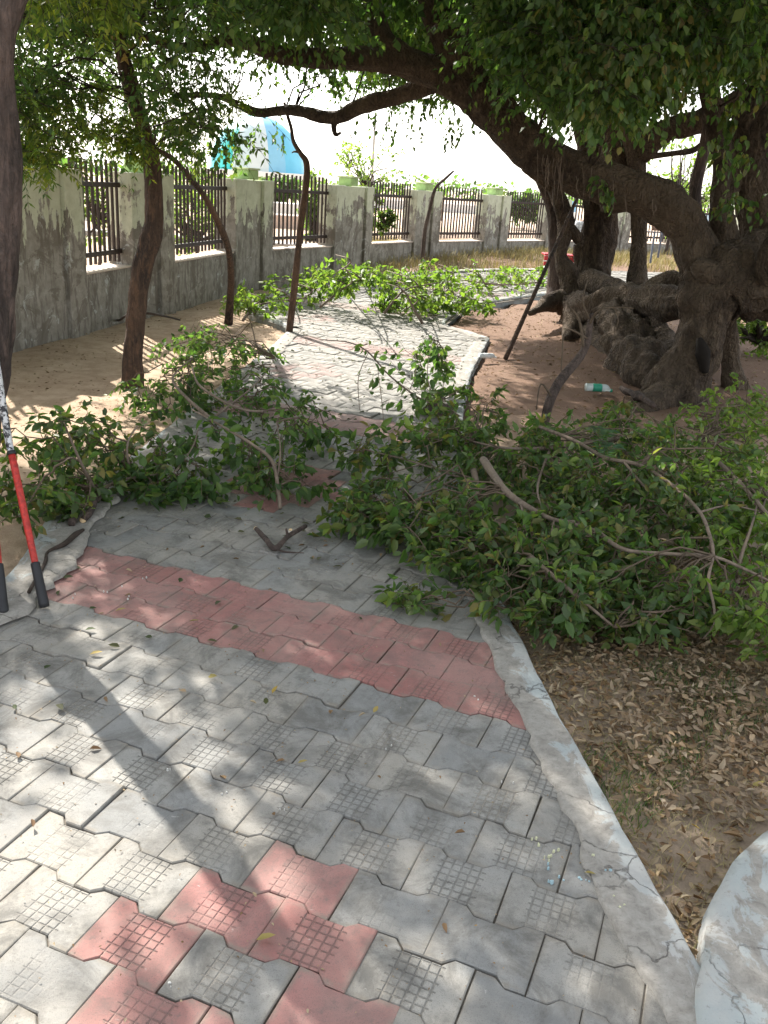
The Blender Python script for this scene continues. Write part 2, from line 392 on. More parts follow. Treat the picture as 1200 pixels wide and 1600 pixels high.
# ================================================================== PAVED PATH
TH, PW, PL = -0.3646, 0.2352, 0.1635; POX, POY = -0.2244, 1.8524
ax = (math.cos(TH), math.sin(TH)); bx = (-math.sin(TH), math.cos(TH))
# mortar bed under the pavers and kerbs
def path_height(x, y): return ground_z(x, y)
mb = MB()
pts = PATH_POLY
bmv = []
import bmesh
bm = bmesh.new(); vs = [bm.verts.new((x, y, 0)) for x, y in pts]; fc = bm.faces.new(vs)
bmesh.ops.triangulate(bm, faces=bm.faces[:])
for k in range(4): bmesh.ops.subdivide_edges(bm, edges=[e for e in bm.edges if e.calc_length() > .8], cuts=1)
bmesh.ops.triangulate(bm, faces=bm.faces[:])
for v in bm.verts: v.co.z = path_height(v.co.x, v.co.y) - .009
if sum(f.normal.z for f in bm.faces) < 0: bmesh.ops.reverse_faces(bm, faces=bm.faces[:])
me = bpy.data.meshes.new('path'); bm.to_mesh(me); bm.free()
m = NT('joint_sand'); P = m.pos(); n = m.noise(60, P, 5, .7)
m.col(m.ramp(n, [(.3, (.06, .052, .042)), (.6, (.15, .13, .105)), (.8, (.32, .29, .25))])); m.bump(n, .6, .004)
path = tag(link('path', me, m.m), kind='structure')

def paver_mat(name, red):
    m = NT(name); P = m.pos(); uv = m.N('ShaderNodeUVMap', uv_map='m').outputs[0]
    sp = m.N('ShaderNodeSeparateXYZ'); m.l.new(uv, sp.inputs[0]); u, v = sp.outputs[0], sp.outputs[1]
    r = m.rnd()
    s1 = m.noise(2.1, P, 6, .62, .3); s2 = m.noise(14, P, 6, .65, .4); s3 = m.noise(120, P, 4, .7); s4 = m.noise(420, P, 2, .6)
    if red:
        col = m.ramp(s2, [(.3, (.24, .10, .092)), (.55, (.34, .15, .135)), (.75, (.39, .21, .185))])
        col = m.mix(m.math('MULTIPLY', r, .45), col, (.24, .075, .06))
        col = m.mix(m.ramp(s1, [(.42, 0), (.66, .45)]), col, (.36, .25, .21))
    else:
        col = m.ramp(s2, [(.28, (.16, .157, .148)), (.5, (.235, .232, .22)), (.74, (.33, .325, .305))])
        tint = m.ramp(r, [(0, (.14, .145, .145)), (.25, (.22, .225, .222)), (.5, (.30, .28, .24)), (.75, (.20, .20, .193)), (1, (.34, .33, .30))])
        col = m.mix(.5, col, tint)
        col = m.mix(m.ramp(s1, [(.44, 0), (.68, .6)]), col, (.37, .33, .27))
    # black mould blotches, pale scuffs, specks
    col = m.mix(m.ramp(m.noise(5.5, P, 8, .74, .6), [(.47, 0), (.62, .8 if not red else .4)]), col, (.095, .09, .08))
    col = m.mix(m.ramp(m.noise(38, P, 6, .78), [(.56, 0), (.68, .6)]), col, (.11, .10, .09))
    col = m.mix(m.ramp(m.noise(24, m.mapv(P, (1, 1.4, 1)), 5, .7, .8), [(.66, 0), (.74, .5)]), col, (.55, .53, .50))
    col = m.mix(m.ramp(s4, [(.56, 0), (.66, .5)]), col, (.08, .075, .07))
    # chequered grooves in the middle half of each paver
    def groove(x, per, wd, off=0.):
        f = m.math('PINGPONG', m.math('ADD', x, off), per / 2)
        f = m.math('ADD', f, m.math('MULTIPLY', m.math('SUBTRACT', s3, .5), .0022))
        return m.math('SUBTRACT', 1, m.math('DIVIDE', f, wd), clamp=True)
    inx = m.math('LESS_THAN', m.math('ABSOLUTE', u), PW * .25 + .0005)
    gl = groove(u, PW * .5 / 5, .0034, PW * .25 + 5); gc = groove(v, .0225, .0030, .01125 + 5)
    mk = m.math('LESS_THAN', m.math('ABSOLUTE', v), .071)
    g = m.math('MULTIPLY', m.math('MAXIMUM', gl, m.math('MULTIPLY', gc, mk)), inx)
    vis = m.ramp(m.math('ADD', m.math('MULTIPLY', m.noise(6, P, 4), .8), m.math('MULTIPLY', r, .35)), [(.46, .06), (.70, .95)])
    g = m.math('MULTIPLY', g, vis)
    gd = (.075, .055, .05) if red else (.095, .088, .078)
    sandy = m.ramp(m.noise(2.7, P, 3), [(.5, 0), (.62, 1)])
    gcol = m.mix(sandy, gd, (.36, .31, .25))
    col = m.mix(m.math('MULTIPLY', g, .5), col, gcol)
    ed = m.math('MAXIMUM', m.math('DIVIDE', m.math('ABSOLUTE', u), PW / 2), m.math('DIVIDE', m.math('ABSOLUTE', v), PL / 2 + .004))
    dirt = m.math('MULTIPLY', m.ramp(ed, [(.86, 0), (1.0, 1)]), m.ramp(m.noise(17, P, 6, .7), [(.40, 0), (.62, .8)]))
    col = m.mix(dirt, col, (.20, .175, .14))
    sy = m.N('ShaderNodeSeparateXYZ'); m.l.new(P, sy.inputs[0])
    dust = m.math('MULTIPLY', m.ramp(m.math('MULTIPLY', sy.outputs[1], .1), [(.48, .12), (.80, .72)]), m.ramp(s1, [(.3, .6), (.6, 1)]))
    col = m.mix(dust, col, (.27, .255, .23))
    m.col(col); m.ro(m.ramp(s2, [(.3, .7), (.7, .92)]))
    h = m.math('ADD', m.math('MULTIPLY', s3, .25), m.math('MULTIPLY', s2, .35)); h = m.math('SUBTRACT', h, m.math('MULTIPLY', g, 1.0)); m.bump(h, .7, .007)
    return m.m
M_pg = paver_mat('paver_grey', False); M_pr = paver_mat('paver_red', True)

def paver_outline(half=None):
    W, L, d = PW, PL, .0115; g = .0009; q = W / 4; s = .012
    if half is None: xs = (-W / 2 + g, W / 2 - g)
    top = [(-W / 2 + g, L / 2 + d), (-q - s, L / 2 + d), (-q + s, L / 2 - d), (q - s, L / 2 - d), (q + s, L / 2 + d), (W / 2 - g, L / 2 + d)]
    top = [(x, y - g) for x, y in top]
    bot = [(x, -y) for x, y in top][::-1]
    return top + bot          # clockwise from top left
OUT = paver_outline()
def offset(poly, r):
    n = len(poly); o = []
    for i in range(n):
        p0 = Vector(poly[i - 1]); p1 = Vector(poly[i]); p2 = Vector(poly[(i + 1) % n])
        a = (p1 - p0).normalized(); b = (p2 - p1).normalized(); na = Vector((a.y, -a.x)); nb = Vector((b.y, -b.x)); k = (na + nb).normalized()
        o.append(tuple(p1 + k * r / max(.5, k.dot(na))))
    return o
def paver_mesh(mat, seed):
    rr = random.Random(seed)
    o = [(x + rr.uniform(-.0016, .0016), y + rr.uniform(-.0016, .0016)) for x, y in OUT]
    i2 = offset(o, .0028); n = len(o)
    v = [(x, y, -.03) for x, y in o] + [(x, y, -.0026) for x, y in o] + [(x, y, 0) for x, y in i2]
    f = [(k, (k + 1) % n, n + (k + 1) % n, n + k) for k in range(n)] + [(n + k, n + (k + 1) % n, 2 * n + (k + 1) % n, 2 * n + k) for k in range(n)]
    f = [q[::-1] for q in f]
    t = 2 * n
    f += [(t + 0, t + 11, t + 10, t + 1), (t + 1, t + 10, t + 9, t + 2), (t + 2, t + 9, t + 8, t + 3), (t + 3, t + 8, t + 7, t + 4), (t + 4, t + 7, t + 6, t + 5)]
    me = bpy.data.meshes.new('paver'); me.from_pydata(v, [], f)
    bmm = bmesh.new(); bmm.from_mesh(me); bmesh.ops.recalc_face_normals(bmm, faces=bmm.faces[:])
    if sum(q.normal.z * q.calc_area() for q in bmm.faces) < 0: bmesh.ops.reverse_faces(bmm, faces=bmm.faces[:])
    bmm.to_mesh(me); bmm.free()
    uv = me.uv_layers.new(name='m'); co = [vv.co for vv in me.vertices]
    for lp in me.loops: uv.data[lp.index].uv = (co[lp.vertex_index].x, co[lp.vertex_index].y)
    me.materials.append(mat); return me
PG = [paver_mesh(M_pg, s) for s in range(5)]; PR = [paver_mesh(M_pr, s) for s in range(3)]
DIAMOND = {0: [0], 1: [-.5, .5], 2: [-1, 1], 3: [-.5, .5], 4: [0]}
def is_red(r, cc):
    k = (r + 8) // -18 if False else None
    rr = r
    for kk in range(-1, 5):
        base = -18 * kk
        if rr in (base - 6, base - 7, base - 8): return True
        q = rr - base
        if q in DIAMOND and any(abs(cc - (.5 - 6 * kk + o)) < .1 for o in DIAMOND[q]): return True
    return False
cells = []
for r in range(-120, 12):
    for c2 in range(-90, 60):
        cc = c2 + (.5 if r % 2 == 0 else 0)
        v = -(r + .5) * PL - .003
        x = POX + ax[0] * cc * PW + bx[0] * v; y = POY + ax[1] * cc * PW + bx[1] * v
        if y < .5 or y > 22 or x < -3.4 or x > 9: continue
        if not in_poly(x, y, PATH_POLY) and dist_poly(x, y, PATH_POLY) > .10: continue
        cells.append((x, y, is_red(r, cc)))
cx = np.array([c[0] for c in cells]); cy = np.array([c[1] for c in cells])
u_, v_, f_ = proj(np.stack([cx, cy, np.zeros(len(cx))], 1))
inv = (u_ > -60) & (u_ < 1260) & (v_ < 1680)
order = np.argsort(np.where(inv, f_, 1e6))
single = set(order[:300].tolist())
farv, farq, faruv, farm = [], [], [], []; edge_parts = []
nb = 0
for i, (x, y, rd) in enumerate(cells):
    jz = random.gauss(0, .0026); rot = TH + random.gauss(0, .008); tx, ty = random.gauss(0, .007), random.gauss(0, .007)
    edge = dist_poly(x, y, PATH_POLY) < .19 or not in_poly(x, y, PATH_POLY)
    if edge:
        # cut to the line under the kerb
        me0 = (PR if rd else PG)[i % 3]; b2 = bmesh.new(); b2.from_mesh(me0)
        b2.transform(Matrix.Translation((x, y, path_height(x, y) + jz)) @ Matrix.Rotation(rot, 4, 'Z'))
        NP = len(PATH_POLY)
        for k in range(NP):
            p0 = Vector((*PATH_POLY[k], 0)); p1 = Vector((*PATH_POLY[(k + 1) % NP], 0)); dd0 = (p1 - p0)
            tt = max(0, min(1, (Vector((x, y, 0)) - p0).dot(dd0) / dd0.length_squared))
            if (p0 + dd0 * tt - Vector((x, y, 0))).length > .2: continue
            dd0.normalize(); inn = Vector((-dd0.y, dd0.x, 0))
            bmesh.ops.bisect_plane(b2, geom=b2.verts[:] + b2.edges[:] + b2.faces[:], plane_co=p0 + inn * .055, plane_no=-inn, clear_outer=True)
            if not b2.faces: break
        if not b2.faces: b2.free(); continue
        bmesh.ops.triangulate(b2, faces=b2.faces[:])
        if i in single:
            me = bpy.data.meshes.new('paver'); b2.transform(Matrix.Translation((-x, -y, 0))); b2.to_mesh(me); me.materials.append(M_pr if rd else M_pg)
            o = link('paver', me, None, path); o.location = (x, y, 0)
        else:
            ul = b2.loops.layers.uv.active; b2.verts.index_update()
            co = np.array([tuple(v.co) for v in b2.verts]); tri = [[l.vert.index for l in f.loops] for f in b2.faces]; uvv = [tuple(l[ul].uv) for f in b2.faces for l in f.loops]
            edge_parts.append((co, tri, uvv, 1 if rd else 0))
        b2.free(); continue
    if i in single:
        o = link('paver', random.choice(PR if rd else PG), None, path)
        o.location = (x + random.gauss(0, .001), y + random.gauss(0, .001), path_height(x, y) + jz); o.rotation_euler = (tx, ty, rot)
        if random.random() < .5: o.rotation_euler.z += PI; 
    else:
        me0 = (PR if rd else PG)[i % 3]
        co = np.empty(len(me0.vertices) * 3, np.float32); me0.vertices.foreach_get('co', co); co = co.reshape(-1, 3)
        cs, sn = math.cos(rot), math.sin(rot)
        farv.append(np.stack([x + co[:, 0] * cs - co[:, 1] * sn, y + co[:, 0] * sn + co[:, 1] * cs, co[:, 2] + path_height(x, y) + jz + tx * co[:, 1] + ty * co[:, 0]], 1))
        li = np.empty(len(me0.loops), np.int32); me0.loops.foreach_get('vertex_index', li)
        faruv.append(co[li][:, :2]); farq.append(li.reshape(-1, 4) + nb); farm.append(np.full(len(li) // 4, 1 if rd else 0)); nb += len(co)
if farv:
    me = np_mesh('pavers', np.vstack(farv), np.vstack(farq)); me.materials.append(M_pg); me.materials.append(M_pr)
    me.polygons.foreach_set('material_index', np.concatenate(farm).astype(np.int32))
    uv = me.uv_layers.new(name='m'); uv.data.foreach_set('uv', np.vstack(faruv).astype(np.float32).ravel())
    tag(link('pavers', me, None, path), kind='stuff')

if edge_parts:
    Vv, Tt, Uu, Mm, nb = [], [], [], [], 0
    for co, tri, uvv, mi in edge_parts:
        Vv.append(co); Tt += [[a + nb for a in t] for t in tri]; Uu += uvv; Mm += [mi] * len(tri); nb += len(co)
    me = np_mesh('cut_pavers', np.vstack(Vv), np.array(Tt)); me.materials.append(M_pg); me.materials.append(M_pr); me.polygons.foreach_set('material_index', np.array(Mm, np.int32))
    uv = me.uv_layers.new(name='m'); uv.data.foreach_set('uv', np.array(Uu, np.float32).ravel()); tag(link('cut_pavers', me, None, path), kind='stuff')

# ================================================================== KERBS
m = NT('kerb_concrete'); P = m.pos(); uv = m.N('ShaderNodeUVMap', uv_map='m').outputs[0]
spu = m.N('ShaderNodeSeparateXYZ'); m.l.new(uv, spu.inputs[0])
n1 = m.noise(3, P, 6, .65); n2 = m.noise(26, P, 7, .72, .5); n3 = m.noise(150, P, 4, .7); n4 = m.noise(9, m.mapv(P, (1, .6, 1)), 7, .7, .7)
col = m.ramp(n2, [(.3, (.19, .175, .155)), (.5, (.29, .27, .24)), (.72, (.37, .35, .315))])
col = m.mix(m.ramp(n3, [(.58, 0), (.7, .5)]), col, (.12, .11, .10))
pf = m.math('ADD', n4, m.math('MULTIPLY', m.math('SUBTRACT', spu.outputs[0], .55), .34))
pmask = m.ramp(pf, [(.55, 0), (.60, .75)])
col = m.mix(pmask, col, m.mix(m.ramp(n1, [(.45, 0), (.6, 1)]), (.37, .41, .41), (.44, .435, .415)))
col = m.mix(m.ramp(m.noise(60, P, 6, .75), [(.58, 0), (.66, .6)]), col, (.17, .155, .135))
vk = m.N('ShaderNodeTexVoronoi', feature='DISTANCE_TO_EDGE'); vk.inputs['Scale'].default_value = 2.3
wv = m.N('ShaderNodeVectorMath', operation='ADD'); m.l.new(P, wv.inputs[0]); nv = m.N('ShaderNodeTexNoise'); nv.inputs['Scale'].default_value = 7; nv.inputs['Detail'].default_value = 5; m.l.new(P, nv.inputs['Vector'])
sv = m.N('ShaderNodeVectorMath', operation='SCALE'); sv.inputs['Scale'].default_value = .22; m.l.new(nv.outputs['Color'], sv.inputs[0]); m.l.new(sv.outputs[0], wv.inputs[1]); m.l.new(wv.outputs[0], vk.inputs['Vector'])
ck = m.math('MULTIPLY', m.ramp(vk.outputs['Distance'], [(.001, 1), (.007, 0)]), m.ramp(n4, [(.42, 0), (.55, 1)])); col = m.mix(m.math('MULTIPLY', ck, .65), col, (.09, .08, .07))
m.col(col); m.ro(.9); m.bump(m.math('ADD', m.math('SUBTRACT', m.math('MULTIPLY', n2, .6), m.math('MULTIPLY', ck, 1.2)), m.math('ADD', m.math('MULTIPLY', n3, .25), m.math('MULTIPLY', pmask, .12))), .7, .008)
M_kerb = m.m
def kerb(name, outer, width, top=.012, sgn=1, drop=.16, seed=0, inner_w=.02, parent=None):
    """outer edge polyline; the body lies on the path side (sgn=+1: path to the left of the walking direction)"""
    P = [Vector((x, y, 0)) for x, y in outer]
    Pf, _ = catmull(P, [0] * len(P), max(2, 12))
    # resample ~4cm
    pts = [Pf[0]]
    for p in Pf[1:]:
        while (p - pts[-1]).length > .045: pts.append(pts[-1] + (p - pts[-1]).normalized() * .045)
    n = len(pts); rows = []; uvs = []
    prof = [(0, -1), (0, -.30), (.02, -.05), (.08, 0.0), (.3, .0), (.55, .0), (.8, .0), (.95, -.01), (1, -.03), (1.02, -.12)]
    ln = 0
    for i in range(n):
        t = (pts[min(i + 1, n - 1)] - pts[max(i - 1, 0)]).normalized(); nn = Vector((-t.y, t.x, 0)) * sgn
        if i: ln += .045
        w_ = width * (1 + .28 * mn.noise(Vector((ln * 2.2, seed, 0))) + .16 * mn.noise(Vector((ln * 9, seed, 3))) + (.14 if seed != 7 else 0) * mn.noise(Vector((ln * 23, seed, 5)))) 
        if seed == 7: w_ = width * (1 + .08 * mn.noise(Vector((ln * 1.5, 7, 0))))
        row = []
        for k, (a, b) in enumerate(prof):
            q = pts[i] + nn * (a * w_) + nn * (0 if k > 4 else .012 * mn.noise(Vector((ln * 6, seed, 8))))
            z = path_height(q.x, q.y) + top + (b * drop)
            if 2 <= k <= 8: z += .003 * mn.noise(Vector((q.x * 12, q.y * 12, seed))) + .003 * mn.noise(Vector((q.x * 40, q.y * 40, seed)))
            row.append((q.x, q.y, z))
        rows.append(row); uvs.append(ln)
    k = len(prof); V = np.array(rows).reshape(-1, 3)
    I = (np.arange(n - 1)[:, None] * k + np.arange(k - 1)[None]).ravel()
    Q = np.stack([I, I + 1, I + k + 1, I + k], 1)
    if sgn < 0: Q = Q[:, ::-1]
    Q = Q[:, ::-1] if False else Q
    me = np_mesh(name, V, Q, True)
    uv = me.uv_layers.new(name='m'); a = np.array([1 - p[0] for p in prof])
    li = np.empty(len(me.loops), np.int32); me.loops.foreach_get('vertex_index', li)
    uv.data.foreach_set('uv', np.stack([a[li % k], np.array(uvs)[li // k]], 1).astype(np.float32).ravel())
    o = link(name, me, M_kerb, parent); tag(o, kind='structure'); return o
kerb('kerb', PATH_R[:9], .14, .014, 1, seed=1)
kerb('kerb', PATH_R[8:], .15, .012, 1, seed=2)
kerb('kerb', [(1.1, 10.48), (0.9, 10.9), (0.62, 11.4), (.8, 12.5), (1.1, 13.6), (2.7, 15.6), (5, 17.2), (9, 18.3)], .16, .02, 1, seed=3)
kerb('kerb', [(-1.98, 2.70), (-1.72, 2.80), (-1.53, 3.02)] + PATH_L[1:4] , .22, .028, -1, seed=4)
kerb('kerb', PATH_L[3:], .15, .012, -1, seed=5)
kerb('kerb', [(-1.22, 10.25), (-1.5, 10.75), (-1.86, 11.3), (-1.9, 13.0), (-1.2, 15.3), (1.2, 17.6), (4, 19.0)], .16, .03, -1, seed=6)
# the second, rounded kerb that meets the first in a V at the lower right
kerb('kerb', [(0.66, 0.8), (0.70, 1.35), (0.775, 1.55), (.83, 1.68), (.90, 1.80), (1.0, 1.92), (1.12, 2.02), (1.35, 2.12), (1.7, 2.16), (2.4, 2.1)], .42, .034, -1, .2, seed=7)

# ================================================================== BOUNDARY WALL
m = NT('wall_paint'); P = m.pos(); ob = m.obj(); spz = m.N('ShaderNodeSeparateXYZ'); m.l.new(P, spz.inputs[0])
n1 = m.noise(2.2, P, 7, .68, .5); n2 = m.noise(2.0, m.mapv(P, (4, 4, 1)), 7, .7, .5); n3 = m.noise(70, P, 5, .7); n5 = m.noise(8, P, 6, .7, .4)
paint = m.ramp(n5, [(.35, (.50, .52, .39)), (.6, (.60, .62, .49)), (.8, (.68, .69, .58))])
cem = m.ramp(n5, [(.3, (.22, .20, .17)), (.5, (.34, .315, .275)), (.72, (.48, .455, .41))])
cem = m.mix(m.ramp(m.noise(3.1, m.mapv(P, (3, 3, .8)), 6, .7, .6), [(.5, 0), (.58, .7)]), cem, (.13, .11, .09))
cem = m.mix(m.ramp(m.noise(1.7, P, 7, .72, 1.2), [(.54, 0), (.57, .7)]), cem, (.15, .125, .10))
cem = m.mix(m.ramp(m.noise(5, P, 7, .7, .9), [(.60, 0), (.64, .75)]), cem, (.58, .60, .58))
k = m.math('ADD', m.math('MULTIPLY', spz.outputs[2], .30), m.math('MULTIPLY', m.math('ADD', n2, n1), .62))
mk = m.ramp(k, [(.95, 0), (.97, 1)])
cem = m.mix(.25, cem, (.16, .15, .13))
col = m.mix(mk, cem, paint)
col = m.mix(m.ramp(n3, [(.6, 0), (.72, .4)]), col, (.14, .13, .11))
m.col(col); m.ro(.92); m.bump(m.math('ADD', m.math('MULTIPLY', mk, .3), m.math('ADD', m.math('MULTIPLY', n5, .5), m.math('MULTIPLY', n3, .3))), .6, .008)
M_wall = m.m
M_cap = simple('cap_green', (.36, .52, .22), .8, .2, 10)
M_capt = simple('cap_slab', (.52, .60, .36), .85, .2, 10)
M_sill = simple('sill', (.60, .50, .42), .9, .2, 14)
M_iron = simple('railing_iron', (.035, .022, .018), .6, .35, 20, .4)
# opening edges (x, y) of the wall's centre line; wall height 1.58, sill .55
OPEN = [((-3.92, 6.2), (-3.70, 8.0)), ((-3.36, 9.35), (-3.20, 10.5)), ((-2.92, 11.3), (-2.55, 13.4)), ((-2.15, 14.4), (-1.32, 16.1)), ((-.72, 17.5), (.12, 19.2)),
        ((.66, 19.9), (1.76, 21.45)), ((2.36, 22.1), (3.50, 23.6)), ((4.15, 24.2), (5.4, 25.2)), ((6.1, 25.7), (7.5, 26.5)), ((8.2, 26.9), (9.7, 27.5)), ((10.4, 27.8), (12, 28.2)), ((12.7, 28.4), (14.5, 28.7))]
wall = empty('boundary_wall', (0, 0, 0))
tag(wall, 'weathered lime green and grey boundary wall with iron railings running behind the trees', 'wall')
SILL, WH = .55, 1.57
def seg_box(a, b, z0, z1, th, mb, bev=.008, ext=0):
    a = Vector((*a, 0)); b = Vector((*b, 0)); d = (b - a); L = d.length; c = (a + b) / 2
    mb.box((c.x, c.y, (z0 + z1) / 2), (L / 2 + ext, th / 2, (z1 - z0) / 2), math.atan2(d.y, d.x), bev)
def densify(a, b, z0, z1, th, name, mat, parent):
    mb = MB(); seg_box(a, b, z0, z1, th, mb); return mb.build(name, mat, parent)
# low wall under each opening
pill = []
first = ((-3.75, 2.2), OPEN[0][0])
for i, (a, b) in enumerate(OPEN):
    ga = ground_z(*a)
    densify(a, b, ga - .3, SILL, .23, 'low_wall', M_wall, wall)
    densify(a, b, SILL + .001, SILL + .02, .27, 'sill', M_sill, wall)
    nxt = OPEN[i + 1][0] if i + 1 < len(OPEN) else None
    if nxt: pill.append((b, nxt))
pill.insert(0, ((-3.98, 5.55), OPEN[0][0])); densify((-4.3, 1.0), (-3.98, 5.55), -.3, WH, .23, 'low_wall', M_wall, wall)
for j, (a, b) in enumerate(pill):
    A = Vector((*a, 0)); B = Vector((*b, 0)); d = (B - A).normalized(); L = (B - A).length
    ga = ground_z(*a); ang = math.atan2(d.y, d.x)
    mb = MB(); c = (A + B) / 2
    # two square-edged piers with a shallow recess between them, as the wall is built
    if L > .62:
        seg_box(tuple((A)[:2]), tuple((A + d * .30)[:2]), ga - .3, WH, .34, mb); 
        seg_box(tuple((B - d * .30)[:2]), tuple((B)[:2]), ga - .3, WH, .34, mb)
        seg_box(tuple((A + d * .302)[:2]), tuple((B - d * .302)[:2]), ga - .3, WH - .01, .24, mb)
    else: seg_box(tuple(A[:2]), tuple(B[:2]), ga - .3, WH, .34, mb)
    pl = mb.build('pillar', M_wall, wall)
    cc = c + d * 0
    mb = MB(); mb.box((cc.x, cc.y, WH + .065), (.14, .13, .065), ang, .008); cp = mb.build('cap', M_cap, pl)
    mb = MB(); mb.box((cc.x, cc.y, WH + .145), (.16, .15, .014), ang, .005); mb.build('cap_slab', M_capt, pl)
# railings
barh = 1.06
barme = MB().box((0, 0, 0), (.0135, .0135, barh / 2), 0, .003).build('bar', M_iron); barmesh = barme.data; bpy.data.objects.remove(barme)
for i, (a, b) in enumerate(OPEN):
    A = Vector((*a, 0)); B = Vector((*b, 0)); d = (B - A); L = d.length; d.normalize(); ang = math.atan2(d.y, d.x)
    rl = empty('railing', ((A.x + B.x) / 2, (A.y + B.y) / 2, SILL)); rl.parent = wall
    for nm, z in (('rail', .17), ('rail', .88)):
        mb = MB(); mb.box(((A.x + B.x) / 2, (A.y + B.y) / 2, SILL + z), (L / 2 + .05, .018, .026), ang, .004); mb.build(nm, M_iron, rl)
    nbar = max(6, round(L / .118))
    for q in range(nbar):
        p = A + d * (L * (q + .5) / nbar)
        o = link('bar', barmesh, None, rl); o.location = (p.x - rl.location.x, p.y - rl.location.y, .065 + barh / 2 + random.gauss(0, .004))
        o.rotation_euler = (random.gauss(0, .006), random.gauss(0, .006), ang)

# ================================================================== TREES: wood
def wpts(L):   # list of (px, py, Y, diameter px) -> points, radii
    P = [at(x, y, Y) for x, y, Y, d in L]; return P, [.86 * pxr(L[i][3], P[i]) for i in range(len(L))]
LIMBS = []     # for the crowns: (points)
def wood(name, L, mat, parent, sides=18, lump=.16, seed=0, sub=6, ridge=.12, lfreq=3.0, world=False):
    big = L[0][3] > 22 if not world else False
    if big: sides = int(sides * 1.8); sub = int(sub * 2)
    P, R = (L if world else wpts(L)); LIMBS.append([Vector(p) for p in P])
    mb = MB(); mb.tube(P, R, sides, lump, seed, sub, ridge, lfreq, fine=.10 if big else .03); return mb.build(name, mat, parent)
# --- big spreading tree on the right
bt = empty('spreading_tree', gp(1050, 610)); tag(bt, 'huge old tree on the right with fused trunks and a thick limb arching left', 'tree')
wood('trunk', [(1035, 660, 7.75, 140), (1060, 600, 7.8, 96), (1088, 545, 7.8, 78), (1100, 495, 7.8, 84), (1110, 455, 7.85, 110), (1150, 440, 7.9, 130), (1215, 425, 8.0, 160), (1290, 395, 8.1, 180), (1370, 340, 8.3, 140), (1420, 220, 8.4, 100), (1440, 60, 8.5, 76), (1430, -200, 8.6, 44)], M_bark, bt, 30, .26, 1, 7, .25, 3.4)
wood('root', [(1120, 470, 8.1, 50), (1135, 510, 8.2, 36), (1140, 560, 8.3, 34), (1150, 620, 8.3, 50)], M_bark, bt, 20, .2, 2)
wood('limb', [(1120, 470, 7.9, 88), (1095, 415, 7.95, 76), (1072, 352, 8.0, 72), (1020, 310, 8.0, 72), (950, 287, 8.0, 70), (880, 262, 8.0, 68), (815, 218, 8.0, 68), (760, 162, 8.0, 70), (700, 122, 8.0, 60), (620, 95, 8.0, 44), (540, 92, 8.0, 36), (450, 88, 8.0, 30), (370, 62, 8.0, 24), (290, 75, 7.9, 16), (200, 50, 7.8, 9)], M_bark, bt, 24, .14, 3, 6, .16)
wood('limb', [(745, 150, 8.0, 62), (710, 80, 8.0, 58), (680, 10, 8.0, 54), (665, -80, 8.2, 46), (640, -200, 8.5, 34)], M_bark, bt, 18, .14, 4)
wood('limb', [(640, 95, 8.0, 40), (600, 60, 8.0, 34), (580, 0, 8.1, 30), (560, -90, 8.3, 24)], M_bark, bt, 14, .12, 5)
wood('limb', [(690, 125, 8.1, 38), (630, 148, 8.3, 28), (570, 163, 8.4, 27), (520, 184, 8.5, 22), (460, 172, 8.6, 18), (400, 175, 8.7, 16), (340, 150, 8.8, 11), (270, 150, 8.8, 7)], M_bark, bt, 14, .16, 6)
wood('branch', [(540, 182, 8.5, 18), (523, 192, 8.5, 12), (524, 210, 8.5, 7), (533, 207, 8.5, 4)], M_bark, bt, 8, .1, 7)
# centre trunks
wood('trunk', [(922, 520, 12.2, 118), (922, 470, 12.3, 76), (928, 400, 12.4, 58), (938, 330, 12.4, 62), (932, 250, 12.4, 62), (925, 160, 12.4, 58), (915, 60, 12.3, 62), (890, -60, 12.2, 50), (860, -200, 12, 36)], M_bark, bt, 28, .2, 8, 6, .3)
wood('trunk', [(900, 500, 11.9, 52), (893, 440, 12.0, 40), (876, 400, 12.1, 24), (885, 350, 12.2, 30), (868, 300, 12.2, 24), (848, 280, 12.1, 22), (820, 262, 11.9, 16)], M_bark, bt, 16, .2, 9)
wood('trunk', [(872, 480, 12.4, 48), (868, 420, 12.5, 26), (866, 340, 12.5, 22), (850, 290, 12.4, 22), (820, 230, 12.2, 18)], M_barkg, bt, 12, .12, 10)
wood('branch', [(905, 375, 12.2, 20), (880, 340, 12.1, 20), (872, 300, 12.0, 22), (885, 240, 12, 18)], M_bark, bt, 12, .12, 11)
wood('trunk', [(995, 480, 11.6, 60), (996, 430, 11.7, 32), (998, 370, 11.8, 27), (998, 300, 11.8, 30), (990, 200, 11.8, 40), (1000, 100, 11.7, 38), (1015, 0, 11.6, 30)], M_bark, bt, 18, .16, 12)
wood('trunk', [(962, 330, 12.0, 50), (965, 250, 12.1, 66), (972, 170, 12.1, 60), (985, 80, 12.1, 50), (990, -20, 12, 40)], M_bark, bt, 18, .18, 13)
wood('limb', [(1000, 240, 11.8, 36), (1040, 205, 11.6, 40), (1090, 190, 11.4, 38), (1150, 160, 11.2, 36), (1230, 110, 11, 30)], M_bark, bt, 14, .15, 14)
wood('branch', [(1010, 245, 11.7, 12), (1050, 240, 11.7, 10), (1082, 235, 11.7, 10), (1100, 222, 11.7, 8), (1120, 218, 11.7, 5)], M_bark, bt, 8, .1, 15)
